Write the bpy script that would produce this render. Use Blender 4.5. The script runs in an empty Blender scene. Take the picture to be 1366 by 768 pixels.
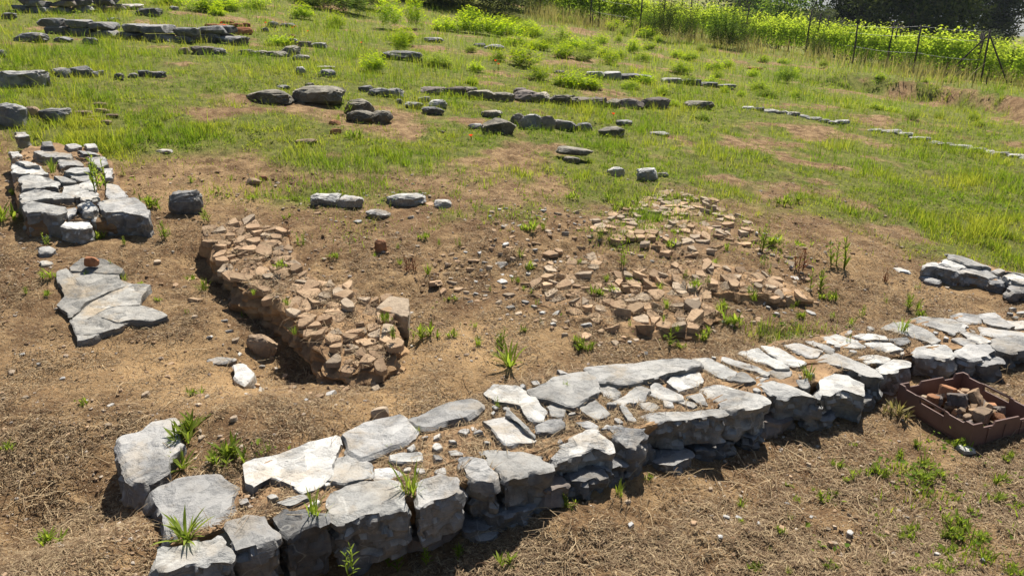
import bpy, math, random
import numpy as np
from mathutils import Vector
R = math.radians
rng = np.random.default_rng(7)
random.seed(7)
SC = bpy.context.scene
COL = SC.collection

# ---------------------------------------------------------------- camera model
W, H, F = 1366.0, 768.0, 1000.0
CX, CY = W / 2, H / 2
PITCH = R(20.0)
CAMZ = 1.65
cP, sP = math.cos(PITCH), math.sin(PITCH)


def ray(px, py):
    x = (np.asarray(px, float) - CX) / F
    y = (np.asarray(py, float) - CY) / F
    return np.stack([x, cP - y * sP, -sP - y * cP], -1)


def project(X, Y, Z):
    t = Y * cP - (Z - CAMZ) * sP
    t = np.where(t > 0.05, t, 0.05)
    up = Y * sP + (Z - CAMZ) * cP
    return CX + F * X / t, CY - F * up / t, t


# ---------------------------------------------------------------- numpy noise
def _hash(ix, iy, iz, seed):
    h = (ix.astype(np.uint32) * np.uint32(374761393) + iy.astype(np.uint32) * np.uint32(668265263)
         + iz.astype(np.uint32) * np.uint32(2147483647 - 1274126177) + np.uint32(seed * 974711 % 2**31))
    h = (h ^ (h >> np.uint32(13))) * np.uint32(1274126177)
    h = (h ^ (h >> np.uint32(16))) * np.uint32(2246822519)
    h = h ^ (h >> np.uint32(15))
    return (h & np.uint32(0xFFFFFF)).astype(np.float64) / 0xFFFFFF * 2 - 1


def vnoise(x, y, z=0.0, seed=1):
    x, y, z = np.broadcast_arrays(np.asarray(x, float), np.asarray(y, float), np.asarray(z, float))
    ix, iy, iz = np.floor(x).astype(np.int64), np.floor(y).astype(np.int64), np.floor(z).astype(np.int64)
    fx, fy, fz = x - ix, y - iy, z - iz
    fx, fy, fz = [f * f * f * (f * (f * 6 - 15) + 10) for f in (fx, fy, fz)]
    o = 0.0
    for a in (0, 1):
        wx = fx if a else 1 - fx
        for b in (0, 1):
            wy = fy if b else 1 - fy
            for c in (0, 1):
                wz = fz if c else 1 - fz
                o = o + wx * wy * wz * _hash(ix + a, iy + b, iz + c, seed)
    return o


def vnoise2(x, y, seed=1):
    x, y = np.broadcast_arrays(np.asarray(x, float), np.asarray(y, float))
    ix, iy = np.floor(x).astype(np.int64), np.floor(y).astype(np.int64)
    fx, fy = x - ix, y - iy
    fx, fy = [f * f * f * (f * (f * 6 - 15) + 10) for f in (fx, fy)]
    z = np.zeros_like(ix)
    return ((1 - fx) * (1 - fy) * _hash(ix, iy, z, seed) + fx * (1 - fy) * _hash(ix + 1, iy, z, seed)
            + (1 - fx) * fy * _hash(ix, iy + 1, z, seed) + fx * fy * _hash(ix + 1, iy + 1, z, seed))


def fbm2(x, y, sc, oct=4, seed=1, gain=0.5):
    o, a, n = 0.0, 1.0, 0.0
    for i in range(oct):
        o = o + a * vnoise2(np.asarray(x) / sc + 17.3 * i, np.asarray(y) / sc - 9.1 * i, seed + i)
        n += a
        a *= gain
        sc *= 0.5
    return o / n


def sstep(a, b, x):
    t = np.clip((np.asarray(x, float) - a) / (b - a), 0, 1)
    return t * t * (3 - 2 * t)


# ---------------------------------------------------------------- terrain
CP = []


def cp_h(px, py, h):
    d = ray(px, py)
    t = (h - CAMZ) / d[2]
    CP.append((d[0] * t, d[1] * t, h))


def cp_t(px, py, t):
    d = ray(px, py)
    CP.append((d[0] * t, d[1] * t, CAMZ + d[2] * t))


for (px, py, h) in [
    (0, 768, .0), (350, 768, .0), (700, 768, 0), (1050, 768, 0), (1366, 768, 0), (-300, 768, .03), (1700, 768, 0),
    (0, 600, .05), (150, 540, .09), (300, 560, .10), (1366, 600, 0), (1000, 640, 0), (700, 720, 0), (300, 790, -.01), (1250, 560, 0.0), (150, 675, .055), (190, 745, .03), (60, 690, .05),
    (0, 500, .12), (350, 500, .11), (600, 500, .12), (900, 455, .12), (1150, 425, .075), (-300, 500, .15),
    (0, 400, .24), (350, 410, .18), (700, 400, .20), (1050, 390, .15), (1366, 390, .065), (1300, 412, .06), (1600, 400, .06),
    (0, 320, .38), (300, 310, .34), (700, 310, .33), (1050, 300, .23), (1366, 300, .10), (1600, 300, .06),
    (0, 250, .52), (350, 250, .45), (700, 250, .41), (1050, 250, .27), (1366, 250, .11), (-300, 250, .55),
    (0, 200, .66), (350, 200, .58), (700, 200, .49), (1050, 200, .31), (1366, 200, .10), (1700, 200, .05),
    (0, 150, .85), (350, 150, .75), (700, 150, .60), (1050, 150, .36), (1366, 155, .0),
    (0, 100, 1.05), (350, 100, .96), (700, 100, .79), (-300, 100, 1.1)]:
    cp_h(px, py, h)
for (px, py, t) in [(1050, 108, 17), (1366, 128, 20), (0, 60, 9.6), (350, 60, 12), (700, 62, 16), (1050, 70, 26),
                    (1217, 100, 25), (1340, 114, 24.5), (0, 30, 12.5), (350, 30, 16), (790, 34, 30), (900, 50, 28), (620, 30, 24),
                    (0, 0, 15), (350, 0, 20.5), (620, 5, 28), (0, -60, 20), (500, -40, 32), (-400, 0, 14), (1700, 125, 26)]:
    cp_t(px, py, t)
CP += [(-60, 60, 12), (0, 70, 5.5), (30, 70, -3.0), (60, 50, -3.2), (-40, 20, 6), (8, 45, .9), (20, 45, -1.2), (35, 38, -2.0),
       (150, 150, -8), (-150, 150, 30), (0, 200, 14), (300, 300, -14), (-300, 300, 50), (-10, 0, .3), (10, 0, -.2), (0, -6, -.1),
       (900, 300, -30), (200, 900, -30), (900, 900, -40), (-900, 900, 60), (-900, 100, 45)]
CP = np.array(CP)
_c2 = 0.35


def _kern(a, b):
    d2 = ((a[:, None, :] - b[None, :, :]) ** 2).sum(-1)
    return -np.sqrt(d2 + _c2 * _c2)


_n = len(CP)
_A = np.zeros((_n + 3, _n + 3))
_A[:_n, :_n] = _kern(CP[:, :2], CP[:, :2]) - 0.05 * np.eye(_n)
_A[:_n, _n] = 1
_A[:_n, _n + 1:] = CP[:, :2]
_A[_n:, :_n] = _A[:_n, _n:].T
_w = np.linalg.solve(_A, np.concatenate([CP[:, 2], np.zeros(3)]))


def h_rbf(x, y):
    x = np.asarray(x, float)
    y = np.asarray(y, float)
    o = _w[_n] + _w[_n + 1] * x + _w[_n + 2] * y
    for i in range(_n):
        o = o - _w[i] * np.sqrt((x - CP[i, 0]) ** 2 + (y - CP[i, 1]) ** 2 + _c2 * _c2)
    return o


# polar lookup of the smooth terrain
R0, R1, TH = 0.7, 2600.0, R(82)
LUT_R, LUT_T = 1300, 760
_lr = R0 * (R1 / R0) ** (np.arange(LUT_R) / (LUT_R - 1))
_lt = np.linspace(-TH, TH, LUT_T)
_gx = _lr[:, None] * np.sin(_lt)[None, :]
_gy = _lr[:, None] * np.cos(_lt)[None, :]
_lut = h_rbf(_gx, _gy)


def h_lut(x, y):
    x = np.asarray(x, float)
    y = np.asarray(y, float)
    r = np.clip(np.hypot(x, y), R0, R1 * .999)
    th = np.clip(np.arctan2(x, y), -TH, TH * .9999)
    u = np.log(r / R0) / math.log(R1 / R0) * (LUT_R - 1)
    v = (th + TH) / (2 * TH) * (LUT_T - 1)
    i = np.clip(u.astype(int), 0, LUT_R - 2)
    j = np.clip(v.astype(int), 0, LUT_T - 2)
    fu, fv = u - i, v - j
    return (_lut[i, j] * (1 - fu) * (1 - fv) + _lut[i + 1, j] * fu * (1 - fv) + _lut[i, j + 1] * (1 - fu) * fv + _lut[i + 1, j + 1] * fu * fv)


def march(px, py, hf, dz=0.0, tmax=130.0):
    """first hit of the pixel rays with the height field"""
    px, py = np.broadcast_arrays(np.asarray(px, float), np.asarray(py, float))
    sh = px.shape
    d = ray(px.ravel(), py.ravel())
    n = len(d)
    lo = np.full(n, 1.2)
    hi = np.full(n, tmax)
    act = np.ones(n, bool)
    t = np.full(n, 1.2)
    while act.any():
        idx = np.nonzero(act)[0]
        tn = t[idx] * 1.03
        z = CAMZ + d[idx, 2] * tn
        hit = z < hf(d[idx, 0] * tn, d[idx, 1] * tn) + dz
        lo[idx] = t[idx]
        hi[idx] = tn
        t[idx] = tn
        act[idx[hit | (tn > tmax)]] = False
    for _ in range(16):
        m = 0.5 * (lo + hi)
        below = CAMZ + d[:, 2] * m < hf(d[:, 0] * m, d[:, 1] * m) + dz
        hi = np.where(below, m, hi)
        lo = np.where(below, lo, m)
    return (d * hi[:, None]).reshape(sh + (3,)) + np.array([0, 0, CAMZ]), hi.reshape(sh)


# the cut bank at the right: ground beyond its crest stands higher
BK, _ = march(np.array([1035, 1068, 1105, 1150, 1200, 1250, 1300, 1366, 1480, 1700]),
              np.array([100, 103, 109, 113, 121, 127, 135, 148, 166, 190]), h_lut)
BK = BK[:, :2]


def bank(x, y):
    x = np.asarray(x, float)
    y = np.asarray(y, float)
    best = np.full(x.shape, 1e9)
    sd = np.zeros(x.shape)
    sal = np.zeros(x.shape)
    acc = 0.0
    L = np.sum(np.hypot(*(BK[1:] - BK[:-1]).T))
    for a, b in zip(BK[:-1], BK[1:]):
        e = b - a
        l = np.hypot(*e)
        s = np.clip(((x - a[0]) * e[0] + (y - a[1]) * e[1]) / l**2, 0, 1)
        dx, dy = x - a[0] - s * e[0], y - a[1] - s * e[1]
        d = np.hypot(dx, dy)
        c = (e[0] * (y - a[1]) - e[1] * (x - a[0]))
        m = d < best
        best = np.where(m, d, best)
        sd = np.where(m, np.sign(c) * d, sd)
        sal = np.where(m, acc + s * l, sal)
        acc += l
    wob = 0.18 * fbm2(x, y, 1.1, 3, 77)
    s = sd + wob
    lip = sstep(-0.22, 0.0, s) * 0.30 * np.exp(-np.maximum(s, 0) / 4.0)
    hollow = -0.22 * np.exp(-((s + .9) / 1.0) ** 2)
    fade = sstep(0, 2.5, sal)
    face = np.exp(-((s + .10) / .22) ** 2) * fade
    return (lip + hollow) * fade, face


_bk, _lutf = bank(_gx, _gy)
_lut = _lut + _bk
h_base = h_lut


def bank_face(x, y):
    r = np.clip(np.hypot(x, y), R0, R1 * .999)
    th = np.clip(np.arctan2(x, y), -TH, TH * .9999)
    i = (np.log(r / R0) / math.log(R1 / R0) * (LUT_R - 1) + .5).astype(int)
    j = ((th + TH) / (2 * TH) * (LUT_T - 1) + .5).astype(int)
    return _lutf[np.clip(i, 0, LUT_R - 1), np.clip(j, 0, LUT_T - 1)]



def pixpoly_xy(pts, z=None, dz=0.0):
    p = np.array(pts, float)
    if z is None:
        return march(p[:, 0], p[:, 1], h_base, dz)[0]
    d = ray(p[:, 0], p[:, 1])
    t = (z - CAMZ) / d[:, 2]
    return d * t[:, None] + np.array([0, 0, CAMZ])


def inpoly(x, y, poly):
    x = np.asarray(x)
    y = np.asarray(y)
    r = np.zeros(x.shape, bool)
    bx0, by0 = poly[:, 0].min(), poly[:, 1].min()
    bx1, by1 = poly[:, 0].max(), poly[:, 1].max()
    m = (x >= bx0) & (x <= bx1) & (y >= by0) & (y <= by1)
    if not m.any():
        return r
    xs, ys = x[m], y[m]
    q = np.zeros(xs.shape, bool)
    n = len(poly)
    j = n - 1
    for i in range(n):
        xi, yi, xj, yj = poly[i, 0], poly[i, 1], poly[j, 0], poly[j, 1]
        c = ((yi > ys) != (yj > ys)) & (xs < (xj - xi) * (ys - yi) / (yj - yi + 1e-12) + xi)
        q ^= c
        j = i
    r[m] = q
    return r


def detail(x, y):
    r = np.hypot(x, y)
    near = 1 - sstep(8, 30, r)
    rough = 0.6 + 0.8 * sstep(-.2, .35, fbm2(x, y, 0.9, 2, 91))
    o = 0.030 * fbm2(x, y, 0.8, 3, 5)
    o = o + near * rough * (0.022 * fbm2(x, y, 0.16, 3, 21) + 0.017 * np.abs(fbm2(x, y, 0.055, 3, 33)))
    return o


TRENCH = pixpoly_xy([(262, 345), (300, 360), (350, 400), (380, 425), (385, 470), (420, 512), (400, 500), (355, 470), (330, 420), (290, 385), (250, 365)])
TRC = pixpoly_xy([(262, 340), (315, 375), (372, 430), (395, 480)])[:, :2]


def trench(x, y):
    d = np.full(np.shape(x), 1e9)
    for a, b in zip(TRC[:-1], TRC[1:]):
        e = b - a
        s = np.clip(((x - a[0]) * e[0] + (y - a[1]) * e[1]) / (e @ e), 0, 1)
        d = np.minimum(d, np.hypot(x - a[0] - s * e[0], y - a[1] - s * e[1]))
    return -0.07 * np.exp(-(d / 0.17) ** 2)


def h_full(x, y):
    return h_base(x, y) + detail(x, y) + trench(x, y)


def at(px, py):
    p, t = march(np.array([px]), np.array([py]), h_base)
    z = float(h_full(p[:, 0], p[:, 1])[0])
    return np.array([p[0, 0], p[0, 1], z]), float(t[0])


# how green the ground is
_yb = np.array([(-400, 150), (0, 155), (150, 190), (330, 190), (430, 225), (600, 215), (700, 235), (800, 245), (900, 238), (1000, 262), (1100, 290),
                (1200, 325), (1300, 345), (1366, 360), (1700, 400)], float)
_brown = [(670, 215, 110, 22, 0.39), (230, 135, 90, 30, 0.31), (80, 120, 110, 22, 0.39), (600, 85, 90, 16, 0.31), (420, 190, 60, 14, 0.26), (700, 110, 120, 14, 0.21),
          (1060, 245, 90, 9, 0.31), (760, 130, 150, 10, 0.26), (540, 168, 60, 14, 0.26), (1230, 165, 60, 20, 0.10), (1330, 158, 60, 14, 0.26), (300, 70, 160, 16, 0.26),
          (800, 48, 110, 14, 0.31), (340, 225, 200, 20, 0.21), (1240, 225, 60, 14, 0.21), (1050, 88, 60, 12, 0.21)]
_green = [(460, 262, 120, 14, .35), (720, 265, 120, 25, .30), (640, 290, 90, 25, .15), (120, 190, 70, 24, .55), (1330, 740, 90, 45, .25), (1240, 640, 60, 50, .16),
          (860, 300, 40, 20, .25), (1030, 445, 60, 14, .25), (330, 605, 40, 10, .25), (980, 215, 140, 40, .3), (560, 210, 150, 14, .25), (720, 282, 190, 34, .22), (560, 300, 120, 34, .12), (300, 262, 160, 22, .14), (840, 330, 120, 30, .12), (1180, 320, 120, 30, .15), (1000, 450, 120, 16, .15), (90, 210, 60, 30, .25), (1250, 690, 140, 60, .10), (620, 420, 120, 50, .05)]


def green(x, y, z):
    px, py, t = project(x, y, z)
    px = np.clip(px, -400, 1700)
    ybx = np.interp(px, _yb[:, 0], _yb[:, 1])
    g = 0.80 * sstep(-30, 30, ybx - py) + 0.12 * sstep(-110, -20, ybx - py) + 0.015
    for (bx, by, rx, ry, v) in _brown:
        g = g * (1 - v * np.exp(-((px - bx) / rx) ** 2 - ((py - by) / ry) ** 2))
    for (bx, by, rx, ry, v) in _green:
        g = g + v * np.exp(-((px - bx) / rx) ** 2 - ((py - by) / ry) ** 2)
    n = 0.65 * fbm2(x, y, 1.3, 3, 41) + 0.5 * fbm2(x, y, 0.35, 3, 43)
    g = g * np.clip(0.86 + 1.7 * n, 0.03, 1.8)
    return np.clip(g * (1 - .9 * bank_face(x, y) * sstep(-.25, .15, fbm2(x, y, .5, 2, 71))), 0, 1)


# ---------------------------------------------------------------- materials
def mat(name):
    m = bpy.data.materials.new(name)
    m.use_nodes = True
    nt = m.node_tree
    nt.nodes.clear()
    out = nt.nodes.new('ShaderNodeOutputMaterial')
    return m, nt, out


class G:
    def __init__(s, nt):
        s.nt = nt

    def n(s, typ, _out=0, _props=None, **kw):
        nd = s.nt.nodes.new(typ)
        for k, v in (_props or {}).items():
            setattr(nd, k, v)
        for k, v in kw.items():
            key = int(k[1:]) if k[0] == 'i' and k[1:].isdigit() else k.replace('_', ' ')
            s.set(nd.inputs[key], v)
        return nd.outputs[_out]

    def set(s, sock, v):
        if isinstance(v, bpy.types.NodeSocket):
            s.nt.links.new(v, sock)
        else:
            if sock.type == 'RGBA' and len(v) == 3:
                v = (*v, 1)
            sock.default_value = v

    def math(s, op, a, b=0.0, clamp=False):
        return s.n('ShaderNodeMath', _props={'operation': op, 'use_clamp': clamp}, i0=a, i1=b)

    def vmath(s, op, a, b):
        return s.n('ShaderNodeVectorMath', _props={'operation': op}, i0=a, i1=b)

    def mix(s, f, a, b, blend='MIX'):
        nd = s.nt.nodes.new('ShaderNodeMix')
        nd.data_type = 'RGBA'
        nd.blend_type = blend
        s.set(nd.inputs[0], f)
        s.set(nd.inputs[6], a)
        s.set(nd.inputs[7], b)
        return nd.outputs[2]

    def noise(s, vec, scale, detail=4, rough=.55, dist=0.0):
        return s.n('ShaderNodeTexNoise', Vector=vec, Scale=scale, Detail=detail, Roughness=rough, Distortion=dist)

    def ramp(s, fac, a, b):
        return s.n('ShaderNodeMapRange', _props={'interpolation_type': 'SMOOTHSTEP'}, Value=fac, i1=a, i2=b)

    def bump(s, h, strength, dist, normal=None):
        kw = dict(Height=h, Strength=strength, Distance=dist)
        if normal is not None:
            kw['Normal'] = normal
        return s.n('ShaderNodeBump', **kw)

    def scalev(s, vec, v):
        return s.n('ShaderNodeMapping', Vector=vec, Scale=v)


def slate(name, dark, light, lichen=.3, dust=.3, rough=.8, strata=.5, toplight_weather=.8):
    m, nt, out = mat(name)
    g = G(nt)
    tc = g.n('ShaderNodeTexCoord', _out=3)
    rnd = nt.nodes.new('ShaderNodeObjectInfo').outputs['Random']
    off = g.n('ShaderNodeCombineXYZ', X=g.math('MULTIPLY', rnd, 37.), Y=g.math('MULTIPLY', rnd, 91.), Z=g.math('MULTIPLY', rnd, 13.))
    v = g.vmath('ADD', tc, off)
    n1 = g.noise(v, 6, 8, .62, .3)
    c = g.mix(g.ramp(n1, .3, .7), dark, light)
    # warm / cool mottling
    n2 = g.noise(v, 17, 5, .6)
    c = g.mix(g.math('MULTIPLY', g.ramp(n2, .45, .7), .45), c, tuple(x * y for x, y in zip(light, (1.15, 1.0, .82))))
    n4 = g.noise(v, 70, 6, .7)
    c = g.mix(g.math('MULTIPLY', g.ramp(n4, .5, .68), .5), c, tuple(x * .5 for x in light))
    c = g.mix(g.math('MULTIPLY', g.ramp(g.noise(v, 38, 7, .7, .4), .55, .68), .45), c, tuple(x * 1.35 for x in light))
    # fine dark speckle and thin strata
    sv = g.scalev(v, (3, 3, 60))
    n3 = g.noise(sv, 4, 5, .6, .5)
    c = g.mix(g.math('MULTIPLY', g.ramp(n3, .5, .75), strata * .6), c, tuple(x * .55 for x in dark))
    # pale veins
    wv = g.noise(v, 3.2, 3, .5)
    vein = g.math('ABSOLUTE', g.math('SUBTRACT', wv, .5))
    vein = g.math('SUBTRACT', 1.0, g.ramp(vein, .0, .006))
    c = g.mix(g.math('MULTIPLY', vein, .35), c, (.55, .54, .5))
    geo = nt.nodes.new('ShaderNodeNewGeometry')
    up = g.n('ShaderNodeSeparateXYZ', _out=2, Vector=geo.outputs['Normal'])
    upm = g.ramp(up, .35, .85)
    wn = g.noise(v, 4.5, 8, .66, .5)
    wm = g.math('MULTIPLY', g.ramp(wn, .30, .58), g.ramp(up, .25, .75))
    c = g.mix(g.math('MULTIPLY', wm, toplight_weather), c, tuple(min(.54, x * 1.62) for x in light))  # weathered tops paled over a dark base, painting in lit-top, shaded-side contrast
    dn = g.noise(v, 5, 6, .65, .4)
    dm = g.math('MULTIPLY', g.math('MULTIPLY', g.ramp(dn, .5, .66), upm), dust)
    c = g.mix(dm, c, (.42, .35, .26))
    ln = g.noise(v, 8, 9, .68, .6)
    lth = g.math('ADD', .66 - .16 * lichen, g.math('MULTIPLY', g.math('SUBTRACT', .5, rnd), .10))
    lm = g.n('ShaderNodeMapRange', _props={'interpolation_type': 'SMOOTHSTEP'}, Value=ln, i1=lth, i2=g.math('ADD', lth, .11))
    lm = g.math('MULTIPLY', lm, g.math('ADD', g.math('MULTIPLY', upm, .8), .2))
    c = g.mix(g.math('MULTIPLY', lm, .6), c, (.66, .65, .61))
    bright = g.math('ADD', .72, g.math('MULTIPLY', rnd, .5))
    c = g.mix(1.0, c, g.n('ShaderNodeCombineColor', Red=bright, Green=bright, Blue=bright), 'MULTIPLY')
    bn = g.math('ADD', g.math('MULTIPLY', g.noise(v, 22, 9, .7), 1.0), g.math('ADD', g.math('MULTIPLY', n3, .4), g.math('MULTIPLY', n4, .25)))
    nrm = g.bump(bn, .9, .016)
    wv2 = g.vmath('ADD', v, g.n('ShaderNodeVectorMath', _props={'operation': 'SCALE'}, i0=g.n('ShaderNodeTexNoise', _out=1, Vector=v, Scale=9., Detail=3.), Scale=.06))
    vo = nt.nodes.new('ShaderNodeTexVoronoi')
    nt.links.new(wv2, vo.inputs['Vector'])
    vo.inputs['Scale'].default_value = 17.
    lean = g.vmath('SUBTRACT', vo.outputs['Color'], (.5, .5, .5))
    rel = g.vmath('SUBTRACT', wv2, vo.outputs['Position'])
    fh = g.n('ShaderNodeVectorMath', _out=1, _props={'operation': 'DOT_PRODUCT'}, i0=lean, i1=rel)
    nrm = g.bump(fh, .6, .9, nrm)
    b = g.n('ShaderNodeBsdfPrincipled', Base_Color=c, Roughness=rough, Normal=nrm, Specular_IOR_Level=.2)
    nt.links.new(b, out.inputs[0])
    return m


def earthy(name, a, b_, c_, scale=8, rough=.95):
    m, nt, out = mat(name)
    g = G(nt)
    tc = g.n('ShaderNodeTexCoord', _out=3)
    rnd = nt.nodes.new('ShaderNodeObjectInfo').outputs['Random']
    off = g.n('ShaderNodeCombineXYZ', X=g.math('MULTIPLY', rnd, 37.), Y=g.math('MULTIPLY', rnd, 91.), Z=g.math('MULTIPLY', rnd, 13.))
    v = g.vmath('ADD', tc, off)
    c = g.mix(g.ramp(g.noise(v, scale, 8, .65), .35, .68), a, b_)
    c = g.mix(g.math('MULTIPLY', g.ramp(g.noise(v, scale * 3.1, 6, .65), .52, .7), .6), c, c_)
    bright = g.math('ADD', .68, g.math('MULTIPLY', rnd, .6))
    c = g.mix(1.0, c, g.n('ShaderNodeCombineColor', Red=bright, Green=bright, Blue=bright), 'MULTIPLY')
    h = g.math('ADD', g.noise(v, 30, 8, .7), g.math('MULTIPLY', g.noise(v, 110, 4, .6), .5))
    nrm = g.bump(h, .7, .012)
    b = g.n('ShaderNodeBsdfPrincipled', Base_Color=c, Roughness=rough, Normal=nrm, Specular_IOR_Level=.2)
    nt.links.new(b, out.inputs[0])
    return m


def leafy(name, a, b_, trans=.4, attr=True, rough=.75, spec=.08):
    """leaf colour runs from a to b_ by the 'tint' attribute of each blade or leaf"""
    m, nt, out = mat(name)
    g = G(nt)
    at_ = nt.nodes.new('ShaderNodeAttribute')
    at_.attribute_name = 'tint'
    f = at_.outputs['Fac']
    rnd = nt.nodes.new('ShaderNodeObjectInfo').outputs['Random']
    c = g.mix(f, a, b_)
    bright = g.math('ADD', .8, g.math('MULTIPLY', rnd, .4))
    c = g.mix(1.0, c, g.n('ShaderNodeCombineColor', Red=bright, Green=bright, Blue=bright), 'MULTIPLY')
    b = g.n('ShaderNodeBsdfPrincipled', Base_Color=c, Roughness=rough, Specular_IOR_Level=spec)
    tcol = g.mix(1.0, c, (1.5, 1.5, .8), 'MULTIPLY')
    t = g.n('ShaderNodeBsdfTranslucent', Color=tcol)
    mx = g.n('ShaderNodeMixShader', i0=trans, i1=b, i2=t)
    nt.links.new(mx, out.inputs[0])
    return m


def plain(name, col, rough=.6, metal=0, var=.25, scale=20, spec=.4):
    m, nt, out = mat(name)
    g = G(nt)
    tc = g.n('ShaderNodeTexCoord', _out=3)
    n = g.noise(tc, scale, 6, .6)
    c = g.mix(g.ramp(n, .3, .7), tuple(x * (1 - var) for x in col), tuple(min(1, x * (1 + var)) for x in col))
    nrm = g.bump(g.noise(tc, scale * 5, 4, .6), .15, .004)
    b = g.n('ShaderNodeBsdfPrincipled', Base_Color=c, Roughness=rough, Metallic=metal, Normal=nrm, Specular_IOR_Level=spec)
    nt.links.new(b, out.inputs[0])
    return m


M = {}
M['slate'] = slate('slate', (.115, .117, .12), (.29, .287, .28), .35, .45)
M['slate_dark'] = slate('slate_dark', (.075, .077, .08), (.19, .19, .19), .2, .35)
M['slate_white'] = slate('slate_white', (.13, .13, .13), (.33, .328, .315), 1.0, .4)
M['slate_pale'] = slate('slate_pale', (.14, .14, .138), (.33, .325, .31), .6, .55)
M['slate_flat'] = slate('slate_flat', (.17, .165, .155), (.33, .32, .295), .45, 1.0, toplight_weather=.6)
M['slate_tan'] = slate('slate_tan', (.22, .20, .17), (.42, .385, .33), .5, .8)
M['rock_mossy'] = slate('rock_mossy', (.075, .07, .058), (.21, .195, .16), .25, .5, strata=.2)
M['soil_core'] = earthy('soil_core', (.20, .125, .07), (.40, .26, .14), (.11, .07, .042), 9)
M['tile'] = earthy('tile', (.34, .23, .145), (.48, .345, .22), (.24, .145, .09), 11)
M['tile_grey'] = earthy('tile_grey', (.31, .245, .18), (.46, .37, .27), (.2, .15, .115), 11)
M['terracotta'] = earthy('terracotta', (.22, .09, .045), (.36, .17, .09), (.13, .06, .035), 9)
M['rubble_mix'] = earthy('rubble_mix', (.20, .15, .11), (.40, .29, .19), (.15, .12, .10), 9)
M['rubble_red'] = earthy('rubble_red', (.27, .13, .07), (.42, .22, .12), (.18, .10, .06), 9)
M['rubble_grey'] = earthy('rubble_grey', (.14, .12, .11), (.25, .215, .19), (.10, .09, .085), 9)
M['grass'] = leafy('grass_blade', (.15, .235, .025), (.36, .37, .06), .5)
M['weed'] = leafy('weed_leaf', (.16, .235, .035), (.30, .36, .07), .5)
M['herb'] = leafy('herb_leaf', (.11, .18, .028), (.28, .33, .05), .45)
M['dockred'] = leafy('dock_leaf', (.10, .035, .02), (.20, .08, .04), .25)
M['spurge'] = leafy('spurge_leaf', (.16, .27, .018), (.42, .50, .02), .5)
M['bush'] = leafy('bush_leaf', (.07, .13, .02), (.19, .27, .04), .4)
M['thicket'] = leafy('thicket_leaf', (.035, .06, .018), (.11, .13, .035), .3)
M['vine'] = leafy('vine_leaf', (.18, .27, .025), (.44, .50, .08), .62)
M['tree'] = leafy('tree_leaf', (.03, .048, .016), (.10, .125, .03), .25)
M['pine'] = leafy('pine_needle', (.03, .05, .014), (.09, .11, .025), .2)
M['olive'] = leafy('olive_leaf', (.10, .13, .075), (.17, .19, .12), .25)
M['straw'] = leafy('dry_straw', (.11, .068, .04), (.50, .39, .24), .1, rough=.6)
M['drygrass'] = leafy('dry_grass', (.20, .19, .085), (.40, .34, .19), .35)
M['petal'] = leafy('poppy_petal', (.75, .06, .015), (.85, .10, .03), .4)
M['bark'] = plain('bark', (.10, .075, .055), .9, 0, .4, 30)
M['post'] = plain('rusty_post', (.05, .04, .035), .8, 0, .4, 30)
M['wire'] = plain('wire', (.20, .20, .21), .5, .3, .2, 30)
M['crate'] = plain('crate_plastic', (.15, .085, .07), .55, 0, .18, 9)
M['wood'] = plain('old_wood', (.12, .10, .075), .85, 0, .4, 12)


def hill_mat():
    m, nt, out = mat('hill_scrub')
    g = G(nt)
    geo = nt.nodes.new('ShaderNodeNewGeometry').outputs['Position']
    c = g.mix(g.ramp(g.noise(geo, .012, 8, .65), .4, .6), (.05, .075, .03), (.16, .15, .09))
    b = g.n('ShaderNodeBsdfPrincipled', Base_Color=c, Roughness=.95)
    nt.links.new(b, out.inputs[0])
    return m


M['hill'] = hill_mat()


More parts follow.
